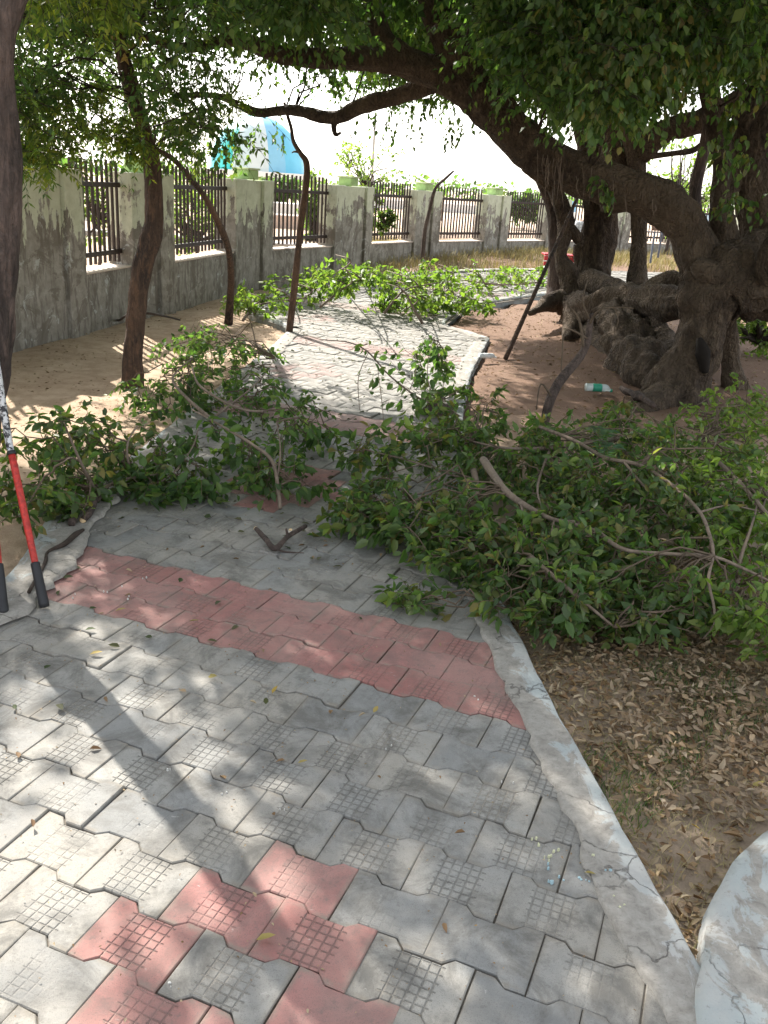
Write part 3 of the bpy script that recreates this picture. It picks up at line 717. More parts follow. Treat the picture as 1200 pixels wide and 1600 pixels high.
# right trunks above the mass
wood('trunk', [(1150, 440, 8.0, 60), (1135, 370, 8.0, 42), (1125, 320, 8.0, 34), (1128, 260, 8.0, 34), (1118, 190, 8.0, 36), (1105, 120, 8.0, 34), (1100, 40, 8.0, 30), (1085, -60, 8, 24)], M_bark, bt, 16, .14, 16)
wood('branch', [(1115, 420, 8.1, 26), (1110, 370, 8.2, 20), (1120, 340, 8.2, 16), (1135, 300, 8.2, 20)], M_bark, bt, 12, .15, 17)
wood('trunk', [(1090, 345, 10.5, 22), (1086, 300, 10.5, 22), (1100, 235, 10.5, 22), (1110, 170, 10.4, 22), (1112, 60, 10.3, 20)], M_barkg, bt, 12, .1, 18)
wood('trunk', [(1240, 470, 8.2, 120), (1215, 390, 8.2, 110), (1195, 330, 8.2, 80), (1180, 260, 8.2, 84), (1190, 190, 8.2, 90), (1215, 110, 8.3, 70), (1240, 20, 8.3, 60)], M_bark, bt, 20, .18, 19)
wood('branch', [(1125, 330, 8.1, 22), (1150, 290, 8.1, 26), (1185, 255, 8.15, 30), (1215, 225, 8.2, 32)], M_bark, bt, 12, .12, 20)
wood('burl', [(1205, 440, 7.5, 50), (1212, 400, 7.45, 60), (1225, 365, 7.5, 40)], M_bark, bt, 16, .1, 21)
wood('burl', [(1085, 410, 7.75, 20), (1103, 425, 7.72, 46), (1128, 440, 7.75, 60), (1160, 470, 7.8, 60)], M_bark, bt, 14, .14, 22)
# roots, log-like, between the trunks and the mass
wood('root', [(900, 470, 12.0, 50), (860, 472, 11.8, 30), (842, 482, 11.4, 16), (828, 490, 11.2, 8)], M_bark, bt, 14, .2, 23)
wood('root', [(920, 440, 11.8, 44), (965, 452, 11.0, 30), (1010, 475, 10.2, 30), (1030, 520, 9.4, 34), (1060, 560, 8.5, 46)], M_bark, bt, 18, .24, 24)
wood('root', [(950, 480, 10.6, 40), (972, 510, 9.8, 70), (990, 545, 9.2, 86), (1012, 585, 8.5, 92), (1045, 625, 7.95, 66)], M_bark, bt, 26, .42, 25, 8, .3, 2.6)
wood('root', [(885, 480, 11.9, 36), (925, 486, 11.0, 62), (975, 470, 10.4, 58), (1025, 476, 9.8, 54), (1075, 470, 9.0, 50)], M_bark, bt, 22, .4, 30, 8, .3, 2.8)
wood('root', [(905, 470, 12, 40), (900, 500, 11.2, 44), (893, 525, 10.9, 30), (880, 540, 10.6, 12)], M_bark, bt, 16, .3, 41)
wood('root', [(930, 520, 11, 60), (945, 545, 10.2, 40), (955, 570, 9.6, 22), (958, 590, 9.3, 10)], M_bark, bt, 16, .3, 42)
wood('root', [(1080, 450, 9.6, 26), (1050, 436, 9.8, 28), (1015, 452, 10.2, 30), (985, 480, 10.6, 30)], M_bark, bt, 14, .22, 26)
wood('root', [(895, 490, 11.6, 40), (890, 515, 11.0, 26), (885, 530, 10.6, 12)], M_bark, bt, 12, .2, 28)
wood('root', [(1055, 620, 7.8, 90), (1000, 650, 7.4, 40), (950, 665, 7.2, 18)], M_bark, bt, 14, .2, 29)
# hollow in the trunk: solid body on the bark, its shade painted near-black
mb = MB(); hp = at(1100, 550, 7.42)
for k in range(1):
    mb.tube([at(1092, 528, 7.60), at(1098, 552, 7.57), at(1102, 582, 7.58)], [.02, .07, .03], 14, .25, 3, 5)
mb.build('hollow', simple('hollow_shade', (.012, .009, .007), .95, .3, 20), bt)

for k in range(26):
    x = random.choice([random.uniform(820, 1000), random.uniform(930, 1180), random.uniform(850, 880)]); y0 = np.interp(x, [820, 860, 950, 1020, 1075, 1180], [225, 250, 270, 295, 340, 200]) + random.uniform(-10, 30)
    L_ = random.uniform(15, 70); Yk = 7.75 + random.uniform(-.1, .1)
    MB().tube([at(x, y0, Yk), at(x + random.uniform(-3, 3), y0 + L_ * .5, Yk - .02), at(x + random.uniform(-5, 5), y0 + L_, Yk)], [.004, .003, .0018], 5).build('aerial_root', M_stem, bt)
# --- tree with the leaning S-shaped trunk
tb = empty('leaning_tree', gp(208, 597)); tag(tb, 'slim tree with an S-curved reddish brown trunk standing in the sand left of the path', 'tree')
wood('trunk', [(208, 612, 7.05, 40), (207, 560, 7.05, 32), (212, 500, 7.05, 32), (220, 430, 7.05, 33), (236, 370, 7.05, 36), (241, 320, 7.05, 30), (236, 250, 7.05, 28), (218, 180, 7.05, 27), (200, 120, 7.05, 25), (186, 60, 7.05, 23), (172, 0, 7.1, 20), (150, -90, 7.2, 16)], M_barkr, tb, 18, .1, 31, 6, .2)
wood('branch', [(240, 232, 7.05, 10), (270, 248, 7.2, 10), (290, 270, 7.4, 10), (318, 305, 7.9, 10), (340, 345, 8.6, 12), (357, 390, 9.3, 12), (361, 440, 9.9, 12), (357, 505, 10.25, 16)], M_barkr, tb, 10, .12, 32)
# --- trunk at the left edge
ta = empty('tree', (-1.85, 3.38, 0)); tag(ta, 'grey brown tree trunk at the left edge with the red handled loppers leaning on it', 'tree')
wood('trunk', [(-150, 960, 3.36, 120), (-92, 850, 3.38, 84), (-40, 720, 3.40, 64), (-19, 610, 3.42, 60), (-9, 540, 3.43, 58), (-1, 450, 3.44, 58), (6, 340, 3.46, 60), (8, 225, 3.48, 58), (-1, 130, 3.48, 52), (2, 60, 3.48, 44), (22, 0, 3.5, 40), (60, -70, 3.55, 34), (110, -170, 3.6, 30), (150, -330, 3.7, 26)], M_barkg, ta, 22, .12, 33, 7, .14)
NKEEP = len(LIMBS)
# --- dark post with a crooked top
tp = empty('sapling', gp(452, 518)); tag(tp, 'straight dark bare sapling with a crooked top beside the kerb corner', 'tree')
wood('trunk', [(452, 520, 10.0, 13), (461, 440, 10.0, 13), (470, 350, 10.0, 12), (478, 290, 10.0, 12), (479, 255, 10.0, 12), (470, 240, 10.0, 9), (459, 222, 10.0, 7), (455, 200, 10.0, 6), (450, 183, 10.0, 6), (444, 160, 10, 5)], M_barkr, tp, 10, .12, 34)
mb = MB(); mb.tube([at(470, 238, 10), at(460, 237, 10), at(456, 239, 10)], [.015, .01, .004], 6); mb.build('branch', M_barkr, tp)
# --- thin sapling by the wall
te = empty('sapling', gp(660, 405)); tag(te, 'thin grey bare sapling curving up and right in front of the wall pillar', 'tree')
wood('trunk', [(660, 406, 18.4, 9), (664, 360, 18.4, 7), (672, 325, 18.4, 7), (680, 295, 18.3, 6), (695, 280, 18.2, 5), (709, 267, 18.1, 3.5)], M_barkg, te, 8, .1, 35)
# --- leaning pole
pf = empty('wooden_pole', gp(790, 558)); tag(pf, 'long thin dark pole leaning from the red earth against the big tree', 'pole')
wood('pole', ([gp(790, 560, -.02), at(905, 302, 11.5)], [.026, .02]), M_barkr, pf, 8, .05, 36, world=True)
del LIMBS[-1]
# --- dead crooked branch standing in front of the roots
dd = empty('dead_branch', gp(850, 660)); tag(dd, 'crooked dark dead branch with grey twigs standing in front of the big roots', 'branch')
n0 = len(LIMBS)
wood('stem', [(850, 668, 6.55, 15), (858, 630, 6.6, 18), (875, 595, 6.7, 17), (905, 560, 6.9, 16), (917, 535, 7.0, 15), (922, 505, 7.1, 11), (925, 490, 7.1, 8)], M_barkg, dd, 12, .16, 37)
for k, tw in enumerate([[(912, 545, 6.95, 6), (905, 500, 7, 5), (890, 480, 7, 3), (880, 470, 7.1, 2)], [(920, 510, 7.1, 5), (935, 485, 7.0, 3), (965, 480, 7, 2.4), (990, 482, 7, 1.6)], [(918, 530, 7, 5), (885, 515, 6.9, 3), (878, 560, 6.8, 2.5), (877, 600, 6.7, 2)],
                           [(922, 500, 7.1, 4), (910, 470, 7.1, 3), (918, 440, 7.2, 2)], [(960, 480, 7, 2.4), (966, 500, 7, 2), (960, 520, 7, 1.5)], [(862, 620, 6.6, 5), (845, 600, 6.6, 3), (838, 640, 6.5, 2)]]):
    wood('twig', tw, M_twig, dd, 6, .1, 40 + k, 4)
del LIMBS[n0:]
# arched bare stick by the wall
st_ = empty('curved_stick', gp(190, 500)); tag(st_, 'thin dark stick bent in an arch against the wall behind the S-curved trunk', 'stick')
mb = MB(); mb.tube([gp(184, 500), gp(187, 500, .14), gp(205, 490, .22), gp(235, 490, .27), gp(262, 495, .12), gp(281, 500, 0)], [.014, .013, .012, .012, .011, .01], 7, .1); mb.build('stick', M_twigd, st_)

# ================================================================== CROWNS
# lower edge of the foliage as the picture shows it, in pixels
BX = [-400, 0, 60, 110, 200, 260, 330, 380, 440, 500, 560, 640, 700, 740, 800, 850, 900, 930, 1000, 1030, 1090, 1150, 1300, 1700]
BY = [330, 290, 285, 270, 240, 262, 262, 225, 180, 165, 170, 182, 175, 130, 140, 170, 190, 205, 195, 140, 125, 125, 160, 200]
def bound(u): return np.interp(u, BX, BY)
def allowed(P, r=0.25):
    u, v, f = proj(P); lim = bound(u)
    rad = r * CF / np.maximum(f, .5)
    off = (u < -rad - 20) | (u > 1220 + rad) | (f < .3)
    return (v + rad * .75 < lim) | (off & (f < .3)) | ((u < -rad - 30) & (v < 900)) | ((u > 1230 + rad))
# where the ground should be in sun (1) or in leaf shade (0)
def lit(x, y):
    n = mn.noise(Vector((x * 1.1, y * 1.1, 2.2))) + .6 * mn.noise(Vector((x * 2.9, y * 2.9, 5)))
    v = 0.10
    def blob(cx, cy, rx, ry, s=1.0):
        return s * max(0, 1 - ((x - cx) / rx) ** 2 - ((y - cy) / ry) ** 2) ** .5 if abs(x - cx) < rx and abs(y - cy) < ry else 0
    v += blob(-.92, 1.65, .95, .85, 2.1) + blob(-.62, 2.35, .32, .25, 1.0) + blob(.45, 1.45, .3, .2, .5) + blob(.22, 2.35, .12, .2, .5) + blob(.05, 4.1, .3, .25, .5)
    v += blob(-.05, 9.2, 1.5, 3.0, 1.9) + blob(.2, 12.5, 3, 2.8, 1.5) + blob(-2.8, 8.2, 1.4, 3.6, 1.4) + blob(-2.4, 5.8, 1.0, 1.4, 1.4)
    v += blob(.5, 6.2, .6, .5, .5) + blob(1.2, 2.6, .5, .5, .35)
    if y > 13.5: v += 1.1
    return v + .35 * n
TS = np.array(TOSUN)
def shadow_pt(P):
    t = P[:, 2] / TS[2]; return P[:, :2] - TS[None, :2] * t[:, None]
clumps = []
def try_add(P, r, thr=.45, chk=True):
    P = np.asarray(P); ok = allowed(P, r)
    if chk:
        S = shadow_pt(P)
        L = np.array([lit(a, b) for a, b in S]); ok &= (L < thr)
    return P[ok]
# a) fill of the visible canopy, many depths
n = 5200
u = rng.uniform(-80, 1280, n); v = rng.uniform(-60, 300, n); Y = rng.uniform(5.2, 16, n) ** 1.0
Pn = np.array([at(a, b, c) for a, b, c in zip(u, v, Y)])
vis = try_add(Pn, .14, .75)
# thin it where sky shows through: left third is looser
uu, vv, ff = proj(vis); keep = rng.uniform(0, 1, len(vis)) < np.interp(uu, [0, 350, 600, 760, 1200], [.62, .6, .62, .85, .85]) * np.interp(vv, [0, 150, 260], [1, .8, .5])
vis = vis[keep]
segs = np.vstack([np.stack(proj(np.array([tuple(p) for p in catmull(L, [1] * len(L), 3)[0]]))[:2], 1) for L in LIMBS[2:6]])
uu, vv, ff = proj(vis); dl = np.sqrt(((np.stack([uu, vv], 1)[:, None] - segs[None]) ** 2).sum(-1)).min(1)
su = np.array([(x, y) for x, y in ((236, 250), (226, 215), (214, 170), (200, 120), (186, 60), (172, 0))]); ds = np.sqrt(((np.stack([uu, vv], 1)[:, None] - su[None]) ** 2).sum(-1)).min(1); vis = vis[~((vis[:, 1] < 7.6) & (ds < 48))]; uu, vv, ff = proj(vis); dl = np.sqrt(((np.stack([uu, vv], 1)[:, None] - segs[None]) ** 2).sum(-1)).min(1)
vis = vis[~((vis[:, 1] < 8.6) & (dl < 54) & (uu > 330)) & ~((vis[:, 1] < 8.3) & (dl < 60) & (uu > 640) & (vv > 40))]
n = 700; u = rng.uniform(300, 900, n); v = rng.uniform(-60, 95, n); Y = rng.uniform(5.4, 8.2, n)
Px = np.array([at(a, b, c) for a, b, c in zip(u, v, Y)]); uu, vv, ff = proj(Px); dl = np.sqrt(((np.stack([uu, vv], 1)[:, None] - segs[None]) ** 2).sum(-1)).min(1)
Px = try_add(Px[dl > 62], .12, 1.1); Px = Px[rng.uniform(0, 1, len(Px)) < .34]; vis = np.vstack([vis, Px])
# far canopy behind (covers the remaining view towards the upper right)
n = 900; u = rng.uniform(500, 1280, n); v = rng.uniform(-50, 215, n); Y = rng.uniform(13, 19, n)
Pf = np.array([at(a, b, c) for a, b, c in zip(u, v, Y)]); Pf = try_add(Pf, .2, .8)
# b) unseen leaf roof above the frame, added and shaped to shade the ground
n = 10000; gx_ = rng.uniform(-3.2, 6.5, n); gy_ = rng.uniform(-.5, 14, n); h = rng.uniform(2.9, 5.6, n)
L_ = np.array([lit(a, b) for a, b in zip(gx_, gy_)])
Pr = np.stack([gx_ + TS[0] / TS[2] * h, gy_ + TS[1] / TS[2] * h, h], 1)
Pr = Pr[(L_ < .42)]; Pr = Pr[allowed(Pr, .35)]; Pr = Pr[rng.uniform(0, 1, len(Pr)) < .42]
print('clumps', len(vis), len(Pf), len(Pr))

del LIMBS[NKEEP:]
limb_pts = np.array([tuple(p) for L in LIMBS for p in catmull(L, [1] * len(L), 4)[0] if p.z > 1.3])
def crown(C, rad, ntw, nl, L, W, parent, mat, name='foliage', simple4=True, droop=.6, single=0, branch=True, twr=.0022, sag=.1, up=.8, down=.12):
    """clump centres -> branchlets from the nearest limb, twigs and leaves"""
    C = np.asarray(C)
    if len(C) == 0: return
    # branchlets
    if branch:
        D = ((C[:, None, :] - limb_pts[None]) ** 2).sum(-1); near = limb_pts[D.argmin(1)]; dist = np.sqrt(D.min(1))
        sel = (dist < 1.5) & (rng.uniform(0, 1, len(C)) < .6)
        if sel.any():
            Bc = curves(near[sel], C[sel], np.full(sel.sum(), .08), 7, .05)
            V, Q = tubes(Bc, np.clip(dist[sel] * .007, .004, .010), .003, 5)
            o = link('branchlets', np_mesh('branchlets', V, Q, True), M_twigd, parent); localise(o.data, parent); tag(o, kind='stuff')
    A = np.repeat(C, ntw, 0); off = rng.normal(size=A.shape) * rad * np.array([1, 1, .7]); off[:, 2] -= down
    B = A + off
    Cv = curves(A, B, np.full(len(A), sag), 5, .06)
    V, Q = tubes(Cv, twr, twr * .4, 3)
    o = link('twigs', np_mesh('twigs', V, Q), M_twigd, parent); localise(o.data, parent); tag(o, kind='stuff')
    p, d, nn, LL, WW = leaf_sets(Cv, nl, L, W, .15, droop, up, .6)
    if single:
        uu, vv, ff = proj(p); s = np.where((uu > 0) & (uu < 1200) & (vv > 0), LL / np.maximum(ff, .3), 0)
        idx = np.argsort(-s)[:single]; mk = np.ones(len(p), bool); mk[idx] = False
        tm = leaf_template(1.0, W / L, mat)
        pl = Vector(parent.location)
        for i in idx:
            o = link('leaf', tm, None, parent); o.matrix_basis = Matrix.Translation(-pl) @ frame_matrix(p[i], d[i], nn[i], LL[i])
        p, d, nn, LL, WW = p[mk], d[mk], nn[mk], LL[mk], WW[mk]
    V, Q = (leaves4 if simple4 else leaves)(p, d, nn, LL, WW)
    o = link(name, np_mesh(name, V, Q), mat, parent); localise(o.data, parent); tag(o, kind='stuff')
    return len(p)
uu, vv, ff = proj(vis)
isleft = (uu < 330) & (vis[:, 1] < 11)
tot = 0
V1 = vis[~isleft]
tot += crown(V1, .20, 7, 14, .052, .03, bt, M_leafd, simple4=True, droop=.7)
tot += crown(Pf, .32, 6, 10, .075, .045, bt, M_leafd, branch=False)
tot += crown(Pr, .30, 6, 13, .075, .05, bt, M_leafd, branch=False)  # unseen roof clumps, set along the sun's rays to cast shade
# hanging sprays that are seen large at the upper right
n = 84; u = np.concatenate([rng.normal(985, 32, 44), rng.uniform(860, 1220, 40)]); v = np.concatenate([rng.uniform(-20, 175, 44), rng.uniform(-30, 100, 40)])
Y = rng.uniform(5.0, 6.6, n); Ph = np.array([at(a, b, c) for a, b, c in zip(u, v, Y)])
tot += crown(Ph, .13, 7, 12, .050, .032, bt, M_leaf, simple4=False, single=300, branch=False, droop=.9, down=.1)
n = 16; Ph = np.array([at(a, b, c) for a, b, c in zip(rng.normal(1150, 14, n), rng.uniform(150, 330, n), rng.uniform(7.3, 7.7, n))])
tot += crown(Ph, .07, 3, 5, .06, .04, bt, M_leaf, simple4=False, branch=False, droop=1, down=.1)
Ph = np.array([at(a, b, 7.6) for a, b in ((948, 300), (945, 285), (958, 297), (940, 275))]); tot += crown(Ph, .05, 3, 5, .055, .035, bt, M_leaf, simple4=False, branch=False, droop=1.2)
print('leaves big tree', tot)
# thin hanging sprays in the sky gap
def hang(pts, parent, mat, L=.05, W=.03, nl=9, ln=.4, n=3):
    A = np.array([at(*q) for q in pts]); A = np.repeat(A, n, 0) + rng.normal(size=(len(pts) * n, 3)) * .06
    B = A + np.stack([rng.normal(0, .06, len(A)), rng.normal(0, .06, len(A)), -ln * rng.uniform(.6, 1.2, len(A))], 1)
    Cv = curves(A, B, np.zeros(len(A)), 6, .04); V, Q = tubes(Cv, .002, .001, 3)
    o = link('twigs', np_mesh('twigs', V, Q), M_twigd, parent); localise(o.data, parent); tag(o, kind='stuff')
    p, d, nn, LL, WW = leaf_sets(Cv, nl, L, W, .1, .8, .5, .6); V, Q = leaves4(p, d, nn, LL, WW)
    o = link('foliage', np_mesh('foliage', V, Q), mat, parent); localise(o.data, parent); tag(o, kind='stuff')
hang([(335, 205, 9), (350, 225, 9), (365, 200, 9), (375, 222, 9), (345, 215, 9), (385, 205, 9), (400, 190, 9), (410, 212, 9), (425, 195, 9), (435, 180, 9), (560, 165, 9), (590, 175, 9), (620, 180, 9), (650, 185, 9), (690, 185, 9), (715, 185, 9), (745, 185, 9), (600, 190, 9)], bt, M_leafd, ln=.24, n=2)

# neem-like fronds of the two left trees
def fronds(C, parent, mat, nf=7, R=.42, nlf=18, L=.055, W=.014):
    C = np.asarray(C); A = np.repeat(C, nf, 0); B = A + rng.normal(size=A.shape) * np.array([R, R, R * .55]) * .7 - np.array([0, 0, .08])
    Cv = curves(A, B, np.full(len(A), .12), 6, .03); V, Q = tubes(Cv, .002, .001, 3)
    o = link('twigs', np_mesh('twigs', V, Q), M_twigd, parent); localise(o.data, parent); tag(o, kind='stuff')
    t = .12 + .88 * (np.arange(nlf)[None] // 2 * 2 + .5) / nlf + np.zeros((len(A), 1)); P, T = sample(Cv, t)
    side = norm(np.cross(T, np.array([0, 0, 1.]) + rng.normal(size=(len(A), 1, 3)) * .45)) * np.where(np.arange(nlf) % 2 == 0, 1, -1)[None, :, None]
    D = norm(T * .6 + side * .8 + rng.normal(size=P.shape) * .12 - np.array([0, 0, .25])); Nn = norm(np.cross(D, T) * np.sign((np.cross(D, T))[..., 2:3] + 1e-6) + rng.normal(size=P.shape) * .15)
    LL = L * rng.uniform(.7, 1.2, t.shape); V, Q = leaves4(P.reshape(-1, 3), D.reshape(-1, 3), Nn.reshape(-1, 3), LL.ravel(), W)
    o = link('foliage', np_mesh('foliage', V, Q), mat, parent); localise(o.data, parent); tag(o, kind='stuff')
Vl = vis[isleft]
near_l = Vl[(rng.uniform(0, 1, len(Vl)) < .5)]
fronds(near_l, tb, M_neem)
tot2 = crown(Vl[::2], .18, 6, 12, .05, .026, tb, M_leafd)
ex = [(85, 285, 5.6), (100, 262, 5.8), (70, 268, 5.5), (40, 262, 6), (205, 262, 6.6), (190, 240, 6.6), (215, 240, 6.5), (105, 235, 6), (150, 235, 6.5), (20, 245, 6), (60, 30, 4.6), (90, 10, 4.6), (150, 20, 4.8), (160, 50, 4.8), (30, 10, 4.8), (175, 30, 4.8), (280, 240, 8), (300, 255, 8), (320, 262, 9), (130, 220, 6.5), (180, 205, 6.6), (60, 235, 5.8), (265, 215, 7.6), (285, 200, 7.8), (300, 225, 8), (255, 190, 7.4), (320, 200, 8.2), (340, 190, 8.4), (150, 190, 6.4), (110, 180, 6.2), (90, 215, 5.8), (75, 195, 5.6), (200, 180, 7.6), (195, 215, 6.8), (160, 170, 6.4), (270, 235, 7.8), (370, 180, 8.6), (45, 225, 5.6), (210, 228, 6.6), (220, 250, 6.6)]
fronds([at(*q) + Vector((0, 0, .1)) for q in ex], ta, M_neemy, 7, .22, 18, .055, .016)
# yellowing leaflets on the S-curved trunk
pp = [at(x, y, 6.9) for x, y in ((172, 60), (190, 70), (195, 82), (200, 78), (188, 98), (186, 30), (196, 75))]
A = np.array(pp); V, Q = leaves(A, rng.normal(size=A.shape) + [.8, 0, -.3], rng.normal(size=A.shape) * .4 + [0, -1, .4], .10, .045)
o = link('yellow_leaves', np_mesh('yellow_leaves', V, Q), M_yleaf, tb); localise(o.data, tb); o['label'] = 'cluster of yellowed leaves'

# ================================================================== FALLEN BRANCHES
def fallen(name, label, cat, group, stems, blobs, mat, L=.055, W=.03, nl=10, single=120, tlen=.35, stem_mat=None, twr=.0022, droop=.35, up=.8, base=None, dens_=.62):
    """stems: [(points world, radii)], blobs: [(centre, (rx,ry,rz), n twigs)]"""
    base = base or stems[0][0][0]
    e = empty(name, (base[0], base[1], max(0, ground_z(base[0], base[1])))); tag(e, label, cat, group)
    allp = []
    for k, (P, R) in enumerate(stems):
        mb = MB(); mb.tube(P, R, 8 if R[0] > .008 else 6, .16, k * 3.1, 5, 0, 9); mb.build('stem', stem_mat or M_stem, e)
        Pf, _ = catmull([Vector(p) for p in P], [1] * len(P), 6); allp += [tuple(p) for p in Pf[2:]]
    allp = np.array(allp)
    B = []
    for c, r, n in blobs:
        n = max(3, int(n * dens_))
        q = norm(rng.normal(size=(n, 3))) * rng.uniform(0, 1, (n, 1)) ** (1 / 2.4) * np.array(r); B.append(np.array(c) + q)
    B = np.vstack(B); gz = np.array([ground_z(a, b) for a, b in B[:, :2]]); B[:, 2] = np.maximum(B[:, 2], gz + rng.uniform(.015, .07, len(B)))
    # secondary stems: cluster heads
    nh = max(4, len(B) // 7); heads = B[rng.choice(len(B), nh, replace=False)]
    D = ((heads[:, None] - allp[None]) ** 2).sum(-1); root = allp[D.argmin(1)]
    H = curves(root, heads, np.full(nh, .10), 8, .06); H[:, :, 2] = np.maximum(H[:, :, 2], .012)
    V, Q = tubes(H, .0055, .0022, 5); o = link('side_stems', np_mesh('side_stems', V, Q, True), M_twig, e); localise(o.data, e); tag(o, kind='stuff')
    HP = H[:, 2:].reshape(-1, 3)
    # twigs start from the nearest point of the secondary stems but are never long
    A = []
    for b in B:
        dd_ = ((HP - b) ** 2).sum(-1); k = np.argpartition(dd_, min(3, len(dd_) - 1))[:3]; A.append(HP[rng.choice(k)])
    A = np.array(A); d = B - A; ln = np.linalg.norm(d, axis=1, keepdims=True); d = np.where(ln < .12, norm(d + rng.normal(size=d.shape) * .05) * .14, d)
    B = A + d * np.minimum(1.0, 0.75 / np.maximum(ln, 1e-6)); B[:, 2] = np.maximum(B[:, 2], .015)
    Cv = curves(A, B, rng.normal(.06, .1, len(A)), 6, .08); Cv[:, :, 2] = np.maximum(Cv[:, :, 2], .01)
    V, Q = tubes(Cv, twr, twr * .4, 4); o = link('twigs', np_mesh('twigs', V, Q), M_twig, e); localise(o.data, e); tag(o, kind='stuff')
    p, dr, nn, LL, WW = leaf_sets(Cv, nl, L, W, .2, droop, up, .8, .5)
    p[:, 2] = np.maximum(p[:, 2], .012); tip = p[:, 2] + dr[:, 2] * LL; dr[:, 2] = np.where(tip < .01, np.abs(dr[:, 2]) * .2, dr[:, 2])
    uu, vv, ff = proj(p); s = np.where((uu > 0) & (uu < 1200) & (vv > 0) & (vv < 1600), LL / np.maximum(ff, .3), 0) * rng.uniform(.6, 1, len(p)) * (p[:, 2] + .25)
    idx = np.argsort(-s)[:single]; mk = np.ones(len(p), bool); mk[idx] = False
    tms = [leaf_template(1.0, W / L, mat, f, c) for f, c in ((.12, .12), (.2, .28))]; pl = Vector(e.location)
    for i in idx:
        o = link('leaf', tms[i % 2], None, e); o.matrix_basis = Matrix.Translation(-pl) @ frame_matrix(p[i], dr[i], nn[i], LL[i])
    V, Q = leaves(p[mk], dr[mk], nn[mk], LL[mk], WW[mk]); o = link('foliage', np_mesh('foliage', V, Q), mat, e); localise(o.data, e); tag(o, kind='stuff')
    return e, len(p)
def S(pts, rad):   # stem through pixels at given heights above ground
    return ([gp(x, y, z) for x, y, z in pts], rad)
def B_(x, y, z, r, n): c = gp(x, y, z); return ((c.x, c.y, c.z), r, n)
tl = 0
G1 = 'cut leafy branches heaped right of the path'
_, k = fallen('fallen_branch', 'big cut branch with thick pale stem end, hanging over the right kerb onto the pavers', 'branch', G1,
    [S([(755, 718, .30), (775, 748, .30), (795, 772, .30), (832, 796, .28), (866, 812, .27), (900, 815, .27)], [.020, .019, .016, .013, .010, .006]),
     S([(866, 812, .27), (930, 829, .27), (958, 850, .28), (990, 862, .28), (1060, 866, .28), (1115, 870, .28), (1165, 890, .26), (1210, 912, .22)], [.009, .009, .009, .008, .008, .008, .006, .005]),
     S([(1115, 870, .28), (1107, 905, .24), (1115, 945, .18), (1116, 975, .12), (1098, 998, .04)], [.006, .006, .005, .004, .003]),
     S([(815, 790, .28), (818, 830, .2), (800, 870, .1)], [.008, .005, .003]),
     S([(866, 812, .27), (857, 850, .2), (840, 900, .12), (822, 985, .03)], [.005, .005, .004, .002]),
     S([(740, 735, .2), (745, 760, .15), (742, 800, .05)], [.02, .014, .01])],
    [B_(610, 790, .12, (.30, .40, .12), 66), B_(690, 830, .12, (.25, .45, .13), 75), B_(740, 880, .10, (.25, .3, .10), 55), B_(800, 830, .16, (.3, .4, .17), 130), B_(900, 880, .14, (.35, .35, .16), 150), B_(640, 930, .04, (.12, .14, .05), 22), B_(560, 800, .08, (.16, .25, .07), 36), B_(770, 930, .05, (.1, .2, .05), 18)], M_leaf, .043, .021, 11, 300, dens_=.72); tl += k
_, k = fallen('fallen_branch', 'leafy cut branch with long grey forked stem curving over the right heap', 'branch', G1,
    [S([(843, 667, .36), (872, 678, .36), (905, 692, .37), (945, 715, .38), (1000, 727, .38), (1050, 758, .36), (1092, 798, .34), (1110, 840, .31), (1115, 868, .285)], [.010, .010, .010, .010, .009, .0085, .008, .007, .006]),
     S([(975, 722, .38), (1010, 765, .3), (1045, 810, .2), (1070, 850, .1)], [.007, .006, .004, .003]),
     S([(1095, 800, .34), (1140, 790, .34), (1190, 800, .3)], [.005, .004, .003])],
    [B_(960, 780, .2, (.45, .45, .2), 180), B_(1060, 800, .2, (.4, .45, .2), 170), B_(1010, 920, .12, (.4, .35, .15), 140), B_(1080, 730, .22, (.45, .5, .2), 150)], M_leaf, .043, .020, 11, 300, dens_=.72); tl += k
_, k = fallen('fallen_branch', 'dense bright green cut branch at the right edge of the picture, below the tree roots', 'branch', G1,
    [S([(1075, 690, .2), (1120, 720, .3), (1170, 770, .32), (1230, 840, .3)], [.016, .013, .01, .006]), S([(1150, 940, .05), (1155, 880, .2), (1175, 820, .3), (1190, 760, .3)], [.01, .008, .006, .004])],
    [B_(1140, 780, .2, (.4, .5, .24), 170), B_(1190, 870, .18, (.35, .4, .2), 130), B_(1130, 680, .2, (.5, .6, .2), 130), B_(1190, 990, .14, (.22, .22, .16), 60), B_(1180, 640, .25, (.5, .6, .2), 80), B_(1080, 960, .06, (.3, .14, .07), 50)], M_leafb, .046, .020, 11, 240, dens_=.6); tl += k
_, k = fallen('fallen_branch', 'darker leafy branch at the back of the right heap beside the dead branch', 'branch', G1,
    [S([(1000, 680, .1), (930, 690, .2), (860, 700, .25), (790, 700, .3), (740, 690, .25)], [.018, .014, .012, .008, .005]), S([(860, 700, .25), (840, 760, .25), (850, 800, .2)], [.008, .006, .004])],
    [B_(790, 690, .18, (.5, .5, .2), 170), B_(880, 740, .18, (.5, .5, .2), 180), B_(970, 690, .15, (.5, .5, .18), 130), B_(720, 720, .16, (.35, .45, .2), 120), B_(960, 650, .1, (.4, .3, .1), 60), B_(700, 670, .14, (.25, .4, .16), 60)], M_leaf, .047, .021, 11, 200, dens_=.55); tl += k
